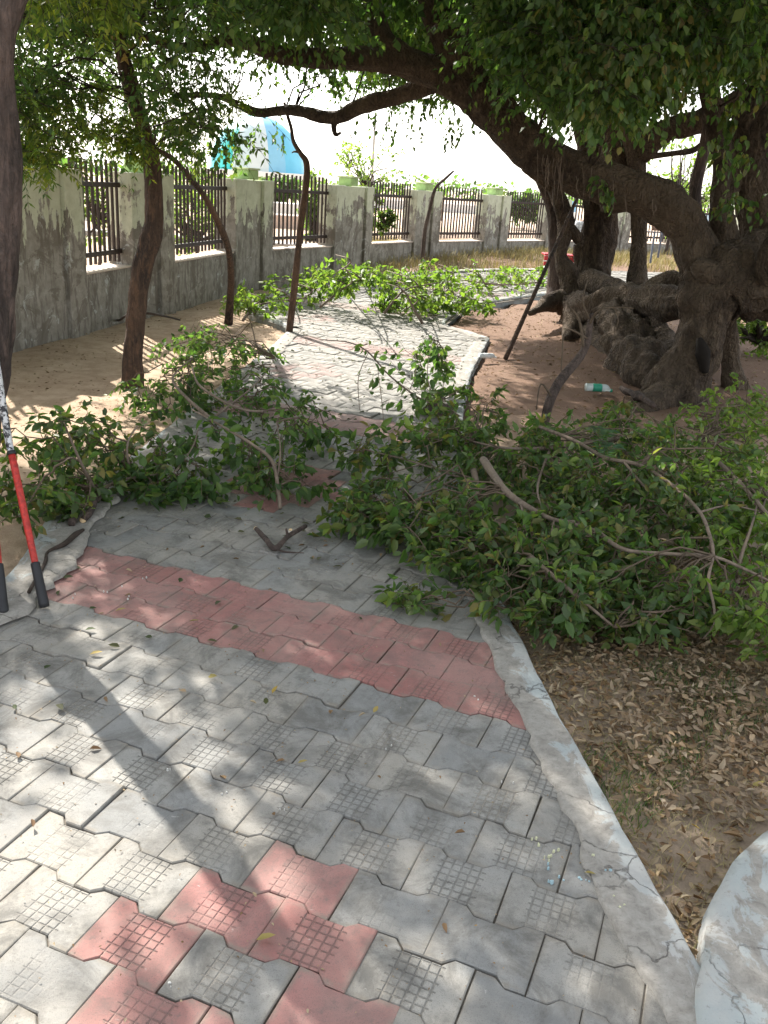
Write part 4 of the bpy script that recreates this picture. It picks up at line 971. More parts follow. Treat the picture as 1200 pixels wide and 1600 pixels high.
_, k = fallen('fallen_branch', 'leafy branch in front of the right heap, its tips touching the dry leaf litter', 'branch', G1,
    [S([(760, 800, .12), (830, 870, .22), (900, 930, .2), (960, 980, .1)], [.012, .01, .007, .004])],
    [B_(850, 950, .10, (.28, .22, .12), 100), B_(940, 960, .10, (.32, .2, .12), 100), B_(870, 900, .18, (.3, .3, .16), 90), B_(1030, 960, .08, (.3, .16, .1), 60)], M_leaf, .046, .021, 10, 160, dens_=.5); tl += k
G2 = 'cut leafy branches lying left of and across the path'
_, k = fallen('fallen_branch', 'dark leafy branch heaped at the foot of the S-curved trunk', 'branch', G2,
    [S([(300, 572, .35), (310, 600, .35), (345, 625, .32), (380, 640, .3), (410, 643, .28)], [.006, .008, .008, .008, .007]), S([(330, 655, .2), (290, 620, .25), (270, 590, .3), (300, 560, .35)], [.014, .01, .007, .004]), S([(330, 655, .2), (400, 600, .2), (430, 560, .15)], [.009, .006, .003])],
    [B_(320, 560, .08, (.5, .8, .15), 160), B_(265, 625, .08, (.45, .6, .13), 150), B_(370, 610, .08, (.5, .6, .12), 110), B_(310, 530, .06, (.35, .6, .15), 60), B_(440, 650, .12, (.35, .5, .14), 80), B_(380, 560, .1, (.4, .5, .1), 50)], M_leafd, .048, .024, 9, 220, dens_=.42); tl += k
_, k = fallen('fallen_branch', 'branch with bare grey upright forked stems beside the left kerb end', 'branch', G2,
    [S([(150, 770, .06), (143, 755, .18), (125, 720, .32), (108, 680, .44), (100, 660, .52)], [.008, .008, .007, .005, .003]), S([(128, 724, .3), (112, 715, .34), (99, 722, .34)], [.004, .004, .003]),
     S([(210, 745, .08), (200, 720, .2), (200, 690, .3), (215, 665, .36)], [.007, .007, .006, .004]), S([(150, 770, .06), (190, 750, .1), (250, 740, .1)], [.012, .008, .005])],
    [B_(90, 740, .16, (.35, .5, .17), 150), B_(160, 710, .14, (.4, .5, .15), 120), B_(60, 790, .12, (.28, .4, .12), 90), B_(120, 660, .4, (.16, .2, .1), 22), B_(40, 720, .16, (.35, .5, .16), 70), B_(220, 730, .12, (.3, .4, .12), 80)], M_leaf, .048, .025, 9, 220, dens_=.38); tl += k
_, k = fallen('fallen_branch', 'thin-leaved branch with brown stem rising in the middle of the path', 'branch', G2,
    [S([(438, 795, .03), (434, 760, .12), (425, 720, .22), (395, 695, .26), (340, 662, .28), (300, 640, .25)], [.011, .011, .010, .009, .007, .004]), S([(434, 745, .15), (438, 700, .3), (432, 660, .35)], [.006, .004, .003]), S([(235, 760, .05), (270, 740, .12), (300, 700, .2), (310, 670, .25)], [.005, .005, .004, .003])],
    [B_(400, 750, .08, (.35, .4, .09), 70), B_(470, 690, .12, (.3, .4, .12), 46), B_(330, 770, .05, (.4, .25, .06), 60), B_(350, 710, .12, (.4, .4, .12), 80), B_(480, 760, .04, (.25, .2, .05), 10), B_(250, 760, .06, (.3, .25, .07), 50)], M_leafd, .054, .030, 8, 200, dens_=.5); tl += k
_, k = fallen('fallen_sprig', 'long thin arching sprig with drooping leaves across the middle of the path', 'branch', G2,
    [S([(690, 632, .05), (660, 625, .16), (610, 588, .30), (575, 550, .42), (545, 535, .44), (500, 530, .42), (470, 520, .36)], [.008, .007, .006, .006, .005, .004, .003]), S([(680, 628, .08), (668, 590, .3), (672, 550, .42), (680, 525, .46)], [.005, .004, .003, .002]), S([(575, 552, .42), (560, 590, .3), (562, 640, .1)], [.003, .003, .002]), S([(590, 575, .36), (598, 640, .2), (600, 690, .08)], [.003, .003, .002]), S([(640, 610, .2), (650, 580, .34), (648, 550, .38)], [.003, .003, .002])],
    [B_(680, 560, .3, (.18, .2, .20), 34), B_(660, 590, .22, (.16, .2, .14), 20), B_(562, 590, .3, (.07, .1, .16), 10), B_(600, 650, .2, (.08, .12, .16), 14), B_(705, 610, .16, (.16, .2, .12), 18), B_(555, 545, .42, (.10, .08, .04), 5)], M_leafd, .06, .034, 7, 160, twr=.0018, droop=.8); tl += k
_, k = fallen('fallen_branch', 'light green branch tip lying on the pavers where the right heap begins', 'branch', G2,
    [S([(760, 760, .1), (700, 740, .16), (640, 720, .2), (580, 705, .22)], [.009, .007, .005, .003]), S([(720, 745, .15), (660, 770, .16), (600, 780, .14), (540, 790, .1)], [.006, .005, .004, .003])],
    [B_(570, 715, .16, (.18, .25, .12), 44), B_(640, 700, .18, (.25, .35, .16), 70), B_(560, 800, .10, (.2, .25, .1), 60), B_(640, 850, .08, (.25, .3, .08), 60)], M_leaf, .056, .030, 9, 160, dens_=.4); tl += k
G3 = 'sunlit cut branches lying where the path turns'
for lab, stm, bl in (
    ('sunlit yellow-green branch below the standpipe at the left end of the far heap', [(380, 500, .05), (400, 478, .1), (440, 470, .2), (480, 465, .2)], [B_(390, 480, .12, (.5, .7, .15), 70), B_(400, 460, .2, (.4, .8, .2), 60), B_(425, 480, .08, (.4, .6, .1), 40)]),
    ('tall bright yellow-green branch leaning up against the wall in the far heap', [(500, 480, .1), (530, 455, .3), (550, 440, .5), (540, 420, .7)], [B_(530, 440, .35, (.8, 1.0, .32), 170), B_(545, 425, .55, (.5, .5, .25), 90), B_(490, 455, .2, (.5, 1.0, .25), 80)]),
    ('bright green leafy branch in the middle of the far heap', [(600, 490, .1), (620, 465, .3), (640, 450, .4), (700, 440, .4)], [B_(620, 455, .3, (.8, 1.2, .3), 170), B_(690, 455, .25, (.8, 1.2, .28), 150), B_(640, 430, .45, (.6, .6, .2), 70)]),
    ('branch with dark forked stems over the sunlit pavers at the front of the far heap', [(660, 505, .05), (645, 480, .25), (635, 460, .4), (620, 445, .5)], [B_(660, 480, .12, (.6, .7, .14), 110), B_(720, 485, .1, (.5, .6, .12), 80), B_(600, 480, .1, (.4, .5, .1), 50)]),
    ('low green branches trailing to the right end of the far heap by the dry grass', [(850, 440, .05), (790, 445, .2), (740, 440, .3), (700, 435, .3)], [B_(740, 440, .2, (1.2, 1.2, .24), 130), B_(800, 437, .15, (1.0, 1.0, .2), 90), B_(840, 432, .15, (1.0, 1.2, .2), 80)])):
    _, k = fallen('fallen_branch', lab, 'branch', G3, [S(stm, [.018, .014, .01, .006])] + [S([(x + 20 * (q % 2 * 2 - 1), y + 8, .02), (x + 8, y - 10, z + .1), (x - 15, y - 22, z + .15)], [.011, .008, .004]) for q, (x, y, z) in enumerate(stm[1:])], bl, M_leafb, .075, .036, 9, 60, twr=.004, stem_mat=M_stem, dens_=.34); tl += k
print('fallen leaves', tl)

# ================================================================== SMALL THINGS
def thing_tube(name, label, cat, pts, rad, mat, part='stem', lump=.15, caps=None, group=None, extra=()):
    e = empty(name, (pts[0][0], pts[0][1], 0)); tag(e, label, cat, group)
    MB().tube(pts, rad, 12, lump, 2, 6, .1, 9).build(part, mat, e)
    for p, r in extra: MB().tube(p, r, 8, lump, 5, 5, .1, 12).build('side_stem', mat, e)
    for (p, d, r) in (caps or []):
        p = Vector(p); d = Vector(d).normalized(); MB().tube([p, p + d * .004], [r, r * .97], 12, .05).build('cut_face', M_cut, e)
    return e
a = gp(400, 826, .05); b_ = gp(430, 857, .03)
thing_tube('cut_branch', 'short forked piece of cut branch with pale sawn ends on the grey pavers', 'branch', [a, gp(415, 842, .04), b_, gp(450, 838, .03), gp(478, 822, .035)], [.010, .012, .013, .011, .010], M_barkg,
           caps=[(a, a - gp(415, 842, .04), .0105), (gp(454, 828, .055), Vector((0, -.3, 1)), .008)], extra=[([gp(450, 838, .03), gp(447, 826, .07)], [.008, .005]), ([b_, gp(445, 862, .01), gp(475, 864, .01)], [.006, .004, .002])])
a = gp(130, 812, .04)
thing_tube('cut_branch', 'gnarled cut branch stub lying on the cracked end of the left kerb', 'branch', [gp(112, 818, .04), gp(122, 790, .06), gp(150, 778, .07), gp(165, 762, .05)], [.018, .024, .022, .016], M_barkg, caps=[(a, (0, -.6, .5), .017)], extra=[([gp(150, 778, .07), gp(140, 800, .06), a], [.018, .018, .017])])
thing_tube('root', 'thin dark root lying in the crack of the left kerb', 'root', [gp(45, 925, .035), gp(70, 880, .035), gp(75, 862, .035), gp(100, 850, .04), gp(118, 835, .035), gp(130, 828, .03)], [.007, .008, .006, .012, .014, .008], M_twigd)
thing_tube('log_piece', 'short dark piece of log on the sunlit pavers by the right kerb', 'log', [gp(655, 636, .05), gp(680, 640, .06), gp(712, 642, .06)], [.045, .05, .05], M_barkg)
thing_tube('weathered_log', 'pale weathered piece of wood on the earth in front of the hollow trunk', 'log', [gp(970, 607, .05), gp(995, 618, .06), gp(1022, 634, .05)], [.022, .042, .020], M_barkg, lump=.8)
# crumpled cup, bottle
def bottle(label, p, ang, col, labcol, s=1.0):
    e = empty('plastic_bottle', (p.x, p.y, p.z)); e.rotation_euler.z = ang; tag(e, label, 'bottle')
    def seg(nm, pts, rad, mat): o = MB().tube([Vector(q) for q in pts], rad, 14, .04, 1, 3).build(nm, mat, None); o.parent = e; return o
    seg('body', [(-.11 * s, 0, .034 * s), (-.105 * s, 0, .034 * s), (.04 * s, 0, .034 * s), (.07 * s, 0, .03 * s), (.10 * s, 0, .013 * s)], [.028 * s, .034 * s, .034 * s, .028 * s, .012 * s], col)
    seg('label_band', [(-.06 * s, 0, .034 * s), (.02 * s, 0, .034 * s)], [.0352 * s, .0352 * s], labcol)
    seg('cap', [(.10 * s, 0, .013 * s), (.118 * s, 0, .013 * s)], [.014 * s, .014 * s], labcol)
m = NT('clear_plastic'); m.col((.72, .8, .78)); m.ro(.15); m.p.inputs['Transmission Weight'].default_value = .35; m.p.inputs['Specular IOR Level'].default_value = .6
bottle('clear plastic bottle with a green label on the earth before the big tree', gp(935, 612, .0), .1, m.m, simple('label_green', (.04, .30, .19), .4, .2), 1.05)
bottle('small crushed whitish plastic bottle beside the kerb corner near the leaning pole', gp(762, 560, .0), .3, simple('milky_plastic', (.62, .66, .66), .4, .1), simple('label_white', (.7, .72, .72), .5, .1), .8)

# loppers leaning against the left trunk
M_redm = simple('handle_red', (.40, .03, .022), .5, .45, 70, .4); M_blk = simple('grip_black', (.018, .018, .02), .55, .2, 30, .4)
m = NT('worn_steel'); n_ = m.noise(55, m.pos(), 5, .7); m.col(m.ramp(n_, [(.45, (.035, .035, .04)), (.52, (.55, .56, .57))], 'LINEAR')); m.ro(.5); m.p.inputs['Metallic'].default_value = .2; M_mot = m.m
lp = empty('loppers', gp(68, 948)); tag(lp, 'red handled loppers with black grips standing on the pavers against the left tree', 'loppers')
def handle(b, t, e):
    b = Vector(b); t = Vector(t); d = t - b
    h = MB().tube([b + d * .27, b + d * .5, t], [.0125, .0135, .014], 16, 0, 0, 4).build('handle', M_redm, lp)
    MB().tube([b + d * .004, b + d * .012, b + d * .03, b + d * .26, b + d * .285, b + d * .29], [.010, .017, .0195, .0175, .0165, .013], 18, .01, 1, 4).build('grip', M_blk, h)
    MB().tube([t - d * .012, t + d * .012], [.0165, .0165], 16, 0, 0, 2).build('collar', M_blk, h)
    MB().tube([t + d * .0125, t + d * .1, e], [.012, .0145, .016], 12, .03, 1, 5).build('arm', M_mot, lp)
b = gp(70, 950, .012); t = at(18, 708, 3.30)
b2 = gp(6, 962, .012); t2 = at(-22, 690, 3.30)
top = at(-16, 560, 3.36)
handle(b, t, top + Vector((.02, 0, 0))); handle(b2, t2, top + Vector((-.03, 0, .02)))
MB().tube([top + Vector((-.01, -.02, 0)), top + Vector((-.01, .025, 0))], [.022, .022], 14, 0, 0, 2).build('pivot', M_blk, lp)
MB().tube([top, top + Vector((-.01, .03, .09)), top + Vector((-.03, .06, .19))], [.018, .022, .004], 10, 0, 0, 4).build('blade', M_mot, lp)
MB().tube([top + Vector((-.04, 0, .01)), top + Vector((-.07, .03, .08)), top + Vector((-.05, .06, .17))], [.014, .014, .006], 10, 0, 0, 4).build('hook', M_blk, lp)

# standpipe with tap by the wall
sp_ = empty('water_tap', gp(441, 442)); tag(sp_, 'thin standpipe with a brass tap in front of the wall', 'tap'); Z0 = sp_.location
M_pipe = simple('pipe_grey', (.35, .34, .31), .5, .15, 20, .5)
MB().tube([Z0, Z0 + Vector((0, 0, .52))], [.014, .014], 10, 0, 0, 2).build('pipe', M_pipe, sp_)
MB().tube([Z0 + Vector((-.02, 0, .52)), Z0 + Vector((.05, 0, .53)), Z0 + Vector((.12, -.02, .53)), Z0 + Vector((.14, -.02, .48))], [.016, .016, .014, .012], 10, 0, 0, 3).build('spout', M_pipe, sp_)
MB().box((Z0.x + .05, Z0.y, Z0.z + .57), (.035, .006, .008), 0, .002).build('valve_handle', M_pipe, sp_)

# red bench with a seated person behind the trunks
M_redb = simple('bench_red', (.50, .04, .05), .5, .12, 15); M_whb = simple('bench_white', (.7, .7, .7), .6, .1, 15)
Yb = 17.5
bl = at(858, 385, Yb); br = at(930, 389, Yb); zb = ground_z(bl.x, Yb)
be = empty('park_bench', (bl.x, Yb, zb)); tag(be, 'red slatted bench with white edges behind the big trunks', 'bench'); cxb = (bl.x + br.x) / 2; hw = (br.x - bl.x) / 2 + .1
for k, z in enumerate((.36, .26)):
    MB().box((cxb, Yb - .22, zb + z), (hw, .02, .042), 0, .004).build('slat', M_redb, be)
for k in range(3): MB().box((cxb, Yb - .18 + .15 * k, zb + .425), (hw, .06, .016), 0, .004).build('slat', M_redb, be)
MB().box((cxb, Yb - .235, zb + .31), (hw + .01, .008, .006), 0, 0).build('edge_strip', M_whb, be)
for s in (-1, 1): MB().box((cxb + s * (hw - .1), Yb, zb + .2), (.03, .2, .2), 0, .005).build('leg', M_whb, be)
pe = empty('person', (br.x + .25, Yb - .02, zb)); tag(pe, 'person in a white and navy checked shirt sitting behind the big trunk', 'person')
def skin(name, verts, edges, radii, mat, parent, sub=2, root=0):
    me = bpy.data.meshes.new(name); me.from_pydata([Vector(v) for v in verts], edges, []); me.update()
    o = link(name, me, mat, parent)
    bmm = bmesh.new(); bmm.from_mesh(me); ly = bmm.verts.layers.skin.verify(); bmm.verts.ensure_lookup_table()
    for i, v in enumerate(bmm.verts): v[ly].radius = radii[i] if hasattr(radii[i], '__len__') else (radii[i], radii[i]); v[ly].use_root = (i == root)
    bmm.to_mesh(me); bmm.free()
    o.modifiers.new('s', 'SKIN').use_smooth_shade = True; sb = o.modifiers.new('ss', 'SUBSURF'); sb.levels = sub; sb.render_levels = sub
    return o
M_skin = simple('skin', (.22, .12, .08), .6, .08, 10); M_trou = simple('trousers', (.05, .05, .07), .9, .15, 20); M_hair = simple('hair', (.012, .01, .009), .6, .2, 60)
m = NT('checked_shirt'); o_ = m.obj(); s_ = m.N('ShaderNodeSeparateXYZ'); m.l.new(o_, s_.inputs[0])
ln_ = lambda x, per, w_: m.math('LESS_THAN', m.math('PINGPONG', m.math('ADD', x, 5), per / 2), w_)
g_ = m.math('MAXIMUM', ln_(s_.outputs[0], .055, .011), ln_(s_.outputs[2], .055, .011)); low = m.ramp(s_.outputs[2], [(.70, 1), (.72, .15)])
m.col(m.mix(m.math('MULTIPLY', g_, m.math('MAXIMUM', low, .3)), (.72, .72, .74), (.05, .06, .16))); m.ro(.9); M_shirt = m.m
pe.location.x = at(913, 380, Yb).x
body = skin('body', [(0, 0, .52), (0, 0, .72), (0, 0, .95), (0, 0, 1.08), (0, -.02, 1.17), (-.17, 0, 1.0), (-.23, -.05, .78), (-.15, -.22, .62), (.17, 0, 1.0), (.23, -.05, .78), (.15, -.22, .62), (-.1, -.25, .50), (-.11, -.42, .47), (-.11, -.45, .08), (-.11, -.56, .05), (.1, -.25, .5), (.11, -.42, .47), (.11, -.45, .08), (.11, -.56, .05)],
     [(0, 1), (1, 2), (2, 3), (3, 4), (2, 5), (5, 6), (6, 7), (2, 8), (8, 9), (9, 10), (0, 11), (11, 12), (12, 13), (13, 14), (0, 15), (15, 16), (16, 17), (17, 18)],
     [(.15, .12), (.14, .11), (.16, .11), (.07, .07), (.055, .055), .065, .05, .035, .065, .05, .035, .085, .07, .045, .04, .085, .07, .045, .04], M_skin, pe)
skin('shirt', [(0, 0, .50), (0, 0, .72), (0, 0, .95), (0, 0, 1.03), (-.17, 0, .99), (-.235, -.04, .80), (.17, 0, .99), (.235, -.04, .80)], [(0, 1), (1, 2), (2, 3), (2, 4), (4, 5), (2, 6), (6, 7)], [(.19, .15), (.18, .14), (.19, .14), (.09, .09), .085, .07, .085, .07], M_shirt, pe)
skin('trousers', [(0, 0, .50), (-.1, -.25, .5), (-.11, -.42, .48), (-.11, -.45, .14), (.1, -.25, .5), (.11, -.42, .48), (.11, -.45, .14)], [(0, 1), (1, 2), (2, 3), (0, 4), (4, 5), (5, 6)], [(.17, .13), .1, .085, .06, .1, .085, .06], M_trou, pe)
skin('head', [(0, -.02, 1.16), (0, -.01, 1.24), (0, -.01, 1.33), (0, -.10, 1.25)], [(0, 1), (1, 2), (1, 3)], [(.055, .055), (.085, .095), (.075, .085), (.014, .014)], M_skin, pe)
skin('hair', [(0, .01, 1.27), (0, .01, 1.35)], [(0, 1)], [(.09, .10), (.08, .09)], M_hair, pe)

# wooden board on metal legs near the wall, seen between the trunks
Ys = 19.0; sg = empty('wooden_table', at(1035, 400, Ys)); tag(sg, 'small brown slatted board on metal legs seen between the trunks', 'table')
M_brd = simple('board_brown', (.20, .12, .085), .8, .2, 18); M_leg = simple('leg_steel', (.10, .11, .14), .5, .2, 20, .4)
for k in range(3): q0 = at(1018, 348 + 5 * k, Ys); q1 = at(1037, 348.5 + 5 * k, Ys); MB().box(((q0.x + q1.x) / 2, Ys, (q0.z + q1.z) / 2), ((q1.x - q0.x) / 2, .02, .03), 0, .004).build('slat', M_brd, sg)
MB().tube([at(1005, 362, Ys - .05), at(1058, 364, Ys - .05)], [.014, .014], 8).build('rail', M_leg, sg)
MB().tube([at(1023, 362, Ys - .05), at(1016, 411, Ys - .2)], [.022, .022], 8).build('leg', M_leg, sg)
MB().tube([at(1035, 362, Ys + .05), at(1028, 402, Ys + .3)], [.022, .022], 8).build('leg', M_leg, sg)

# ================================================================== BEYOND THE WALL
M_white = simple('whitewash', (.74, .72, .68), .9, .08, 1.5); M_lowg = simple('terrace_grey', (.36, .33, .30), .9, .15, 2); M_pink = simple('terrace_pink', (.50, .38, .31), .9, .1, 2)
def slabwall(name, label, cat, x0, x1, yb, yt, Y, mat, th=.3, part=True):
    a = at(x0, yb, Y); b = at(x1, yb + (x1 - x0) * .0665, Y); t = at(x0, yt, Y)
    mb = MB(); mb.box(((a.x + b.x) / 2, Y, (a.z + t.z) / 2 - .2), ((b.x - a.x) / 2, th, (t.z - a.z) / 2 + .2), 0, .02); o = mb.build(name, mat); tag(o, label, cat); return o
slabwall('low_wall', 'long white low wall beyond the leftmost visible railing', 'wall', 60, 250, 352, 328, 24, M_white)
slabwall('terrace_wall', 'long low grey garden wall seen through the left railings', 'wall', 40, 520, 380, 352, 20, M_lowg, .4)
slabwall('terrace_wall', 'sunlit white topped step wall seen through the third railing', 'wall', 400, 520, 324, 314, 34, M_white, .6)
slabwall('terrace_wall', 'pinkish step below the white wall seen through the third railing', 'wall', 395, 520, 346, 332, 27, M_pink, .6)
slabwall('terrace_wall', 'far white boundary wall seen through the fifth railing', 'wall', 560, 900, 318, 309, 60, M_white, .3)
slabwall('blue_wall', 'pale blue strip of painted wall far off beyond the right railings', 'wall', 770, 900, 316, 306, 80, simple('pale_blue', (.28, .50, .66), .8, .1, 1), .3)
slabwall('blue_wall', 'pale blue and white wall behind the railing at the far right', 'wall', 1060, 1180, 350, 330, 50, simple('pale_blue2', (.42, .55, .66), .8, .1, 1), .3)
# orange low block, brown gate
ob_ = empty('planter_block', at(795, 336, 40)); tag(ob_, 'small orange block planter beyond the sixth railing', 'planter')
for x0, x1 in ((782, 800), (803, 812)):
    a = at(x0, 336, 40); b = at(x1, 337, 40); t = at(x0, 325, 40); MB().box(((a.x + b.x) / 2, 40, (a.z + t.z) / 2), ((b.x - a.x) / 2, .4, (t.z - a.z) / 2), 0, .03).build('block', simple('orange_paint', (.62, .26, .12), .8, .1, 3), ob_)
gt = empty('gate', at(683, 345, 30)); tag(gt, 'brown wooden gate panel standing beyond the fifth railing', 'gate')
for k in range(5):
    a = at(678 + k * 2.6, 345, 30); t = at(678 + k * 2.6, 312, 30); MB().box((a.x, 30, (a.z + t.z) / 2), (.025, .03, (t.z - a.z) / 2), 0, .005).build('plank', M_brd, gt)
MB().box((at(683, 328, 29.95).x, 29.95, at(683, 328, 29.95).z), (.16, .02, .04), 0, .005).build('crossbar', M_brd, gt)

# domed pavilion
YD = 45.0; dc = at(402, 268, YD); rr_ = (at(474, 268, YD) - at(330, 268, YD)).length / 2
dm = empty('domed_pavilion', (dc.x, YD, 0)); tag(dm, 'pavilion with a turquoise, grey and blue segmented dome behind the boundary wall', 'building')
zr = dc.z
cols = [(.06, .42, .46), (.05, .48, .44), (.18, .55, .52), (.50, .60, .60), (.56, .62, .60), (.34, .40, .42), (.22, .46, .60), (.14, .46, .62)]
gm = [simple('dome_paint_%s' % n_, c, .5, .06, 2) for n_, c in zip(('teal', 'green', 'mint', 'pale', 'white', 'grey', 'blue', 'azure'), cols)]
ng = 16
for k in range(ng):
    a0 = 2 * PI * k / ng; a1 = 2 * PI * (k + 1) / ng; v = []; f = []; NR = 9
    for i in range(NR + 1):
        e = (PI / 2) * i / NR * .97
        for j in range(4):
            a = a0 + (a1 - a0) * j / 3; r = rr_ * math.cos(e) * (1.0 if j in (0, 3) else 1.012); v.append((dc.x + r * math.cos(a), YD + r * math.sin(a), zr + rr_ * 1.12 * math.sin(e)))
    for i in range(NR):
        for j in range(3): f.append((i * 4 + j, i * 4 + j + 1, (i + 1) * 4 + j + 1, (i + 1) * 4 + j))
    # visible gores are those facing -Y; order the colours from left to right
    am = (a0 + a1) / 2; sx = math.cos(am)
    idx = min(7, max(0, int((sx + 1) / 2 * 8)))
    MB().add(v, f, True).build('dome_segment', gm[idx], dm)
MB().box((dc.x, YD, zr - .12), (rr_ * 1.35, rr_ * 1.1, .12), 0, .02).build('roof_slab', M_white, dm)
for k in range(6):
    for s in (-1, 1):
        MB().box((dc.x - rr_ * 1.15 + rr_ * 2.3 * k / 5, YD + s * rr_ * .9, (zr - .24) / 2 - .1), (.14, .14, (zr - .24) / 2 + .1), 0, .02).build('column', M_cap, dm)
MB().box((dc.x, YD, .1), (rr_ * 1.4, rr_ * 1.15, .15), 0, .02).build('floor_slab', M_white, dm)

# lamp pole far off
lpz = at(580, 300, 38); MBp = MB().tube([(lpz.x, 38, -.2), (lpz.x, 38, at(578, 175, 38).z)], [.06, .045], 8); lo = MBp.build('lamp_pole', M_pipe); tag(lo, 'thin tall pale pole standing behind the airy tree', 'pole')

# trees and shrubs beyond the wall
def bush(name, label, cat, x, y, Y, w, h, nclump, mat, L=.12, W=.06, nt_=6, nl=8, trunk=True, group=None, flat=.8):
    c = at(x, y, Y); e = empty(name, (c.x, Y, ground_z(c.x, Y))); tag(e, label, cat, group)
    C = norm(rng.normal(size=(nclump, 3))) * rng.uniform(.1, 1, (nclump, 1)) ** .5 * np.array([w, w * .7, h]) + np.array(c)
    if trunk:
        z0 = e.location.z; MB().tube([(c.x, Y, z0 - .1), (c.x + .05 * w, Y, (z0 + c.z) / 2), tuple(c)], [.02 + .02 * w, .015 + .012 * w, .01], 8, .15).build('trunk', M_barkg, e)
    A = np.repeat(np.array([tuple(c)]), nclump, 0); A[:, 2] -= h * .6; Bc = curves(A, C, np.full(nclump, .05), 6, .05); V, Q = tubes(Bc, .02 + .008 * w, .006, 4)
    o = link('branches', np_mesh('branches', V, Q, True), M_twigd, e); localise(o.data, e); tag(o, kind='stuff')
    A = np.repeat(C, nt_, 0); B = A + rng.normal(size=A.shape) * w * .16; Cv = curves(A, B, np.full(len(A), .05), 4, .05)
    p, d, nn, LL, WW = leaf_sets(Cv, nl, L, W, .05, .4, .7, .7); p[:, 2] = np.maximum(p[:, 2], e.location.z + .02); V, Q = leaves4(p, d, nn, LL, WW)
    o = link('crown', np_mesh('crown', V, Q), mat, e); localise(o.data, e); tag(o, kind='stuff'); return e
bush('shrub', 'yellow-green bushy shrub behind the second railing', 'shrub', 305, 345, 17, 1.1, .7, 34, M_leafb, .10, .04)
bush('shrub', 'leafy green shrub behind the leftmost visible railing', 'shrub', 150, 315, 15, .8, .6, 26, M_leafb, .10, .04)
bush('shrub', 'tall green shrub at the right of the third railing', 'shrub', 495, 330, 22, .45, .9, 50, M_leafb, .10, .05)
bush('shrub', 'small green shrub at the left of the third railing', 'shrub', 440, 298, 36, .8, .5, 40, M_leafd, .16, .08)
bush('shrub', 'green shrub at the left of the fourth railing', 'shrub', 575, 335, 24, .35, .7, 40, M_leafb, .10, .05)
bush('tree', 'airy young tree with sparse pale leaves rising above the fourth railing', 'tree', 575, 262, 30, 1.0, 1.1, 26, M_leafb, .14, .07, 4, 5)
bush('tree', 'sparse tree top just right of the dome', 'tree', 545, 240, 34, .8, .8, 12, M_leafb, .14, .07, 3, 5)
bush('shrub', 'rounded dark green bush beyond the seventh railing', 'shrub', 822, 322, 38, 1.0, .55, 60, M_leafd, .14, .08)
bush('tree', 'small dark tree above the seventh pillar', 'tree', 862, 320, 30, .5, .7, 30, M_leafd, .12, .06)
bush('tree', 'sparse sunlit tree seen between the right hand trunks', 'tree', 1060, 270, 26, 1.4, 1.3, 30, M_leafb, .14, .07, 4, 5)
bush('tree', 'sparse tree at the far right between the trunks', 'tree', 1095, 290, 32, 1.4, 1.0, 26, M_leafb, .14, .07, 4, 5)
bush('shrub', 'small leafy plant growing through the fourth railing', 'shrub', 603, 343, 17.9, .22, .24, 34, M_leaf, .06, .03, 5, 7, False)
bush('tree', 'leafy tree beyond the wall left of the dome', 'tree', 290, 290, 30, 1.2, .8, 30, M_leafb, .14, .05, 5, 6)
bush('shrub', 'green undergrowth behind the big roots at the right edge', 'shrub', 1190, 515, 10.4, .5, .25, 40, M_leafb, .06, .035, 5, 7, False)
# distant green line of trees
c0 = []
for k in range(260):
    x = -60 + 200 * k / 260 + random.uniform(-1, 1); c0.append((x, 150 + random.uniform(-12, 12), 1.2 + 1.2 * mn.noise(Vector((x * .08, 0, 0))) + random.uniform(-.6, .8)))
A = np.repeat(np.array(c0), 20, 0); p = A + rng.normal(size=A.shape) * np.array([1.2, 1.2, .7]); V, Q = leaves4(p, rng.normal(size=p.shape), rng.normal(size=p.shape) + [0, 0, 1], .9, .6)
tag(link('distant_trees', np_mesh('distant_trees', V, Q), M_leafd), kind='stuff', label='low line of trees on the horizon beyond the wall', cat='trees')

# ================================================================== LITTER AND GRASS
def blades(name, C, h, w_, mat, lean=.5, kind='stuff', label=None, cat=None):
    n = len(C); d = rng.normal(size=(n, 2)); d /= np.linalg.norm(d, axis=1, keepdims=True); hh = h * rng.uniform(.4, 1.2, n)
    s = np.stack([-d[:, 1], d[:, 0], np.zeros(n)], 1) * w_ / 2; le = np.stack([d[:, 0], d[:, 1], np.zeros(n)], 1) * (hh * lean * rng.uniform(.3, 1.4, n))[:, None]; up = np.zeros((n, 3)); up[:, 2] = hh
    V = np.stack([C - s, C + s, C + le * .45 + up * .6 + s * .7, C + le * .45 + up * .6 - s * .7, C + le * 1.2 + up * .9], 1).reshape(-1, 3); b = (np.arange(n) * 5)[:, None]
    Q = np.vstack([b + [0, 1, 2, 3], b + [3, 2, 4, 4]])
    me = bpy.data.meshes.new(name); b5 = np.arange(n) * 5
    quads = np.stack([b5, b5 + 1, b5 + 2, b5 + 3], 1); tris = np.stack([b5 + 3, b5 + 2, b5 + 4], 1)
    me.vertices.add(len(V)); me.vertices.foreach_set('co', V.astype(np.float32).ravel()); loops = np.concatenate([quads.ravel(), tris.ravel()]).astype(np.int32)
    me.loops.add(len(loops)); me.loops.foreach_set('vertex_index', loops); me.polygons.add(2 * n)
    me.polygons.foreach_set('loop_start', np.concatenate([np.arange(n) * 4, 4 * n + np.arange(n) * 3]).astype(np.int32)); me.polygons.foreach_set('loop_total', np.concatenate([np.full(n, 4), np.full(n, 3)]).astype(np.int32)); me.update(calc_edges=True)
    o = link(name, me, mat); tag(o, label, cat, None, kind); return o
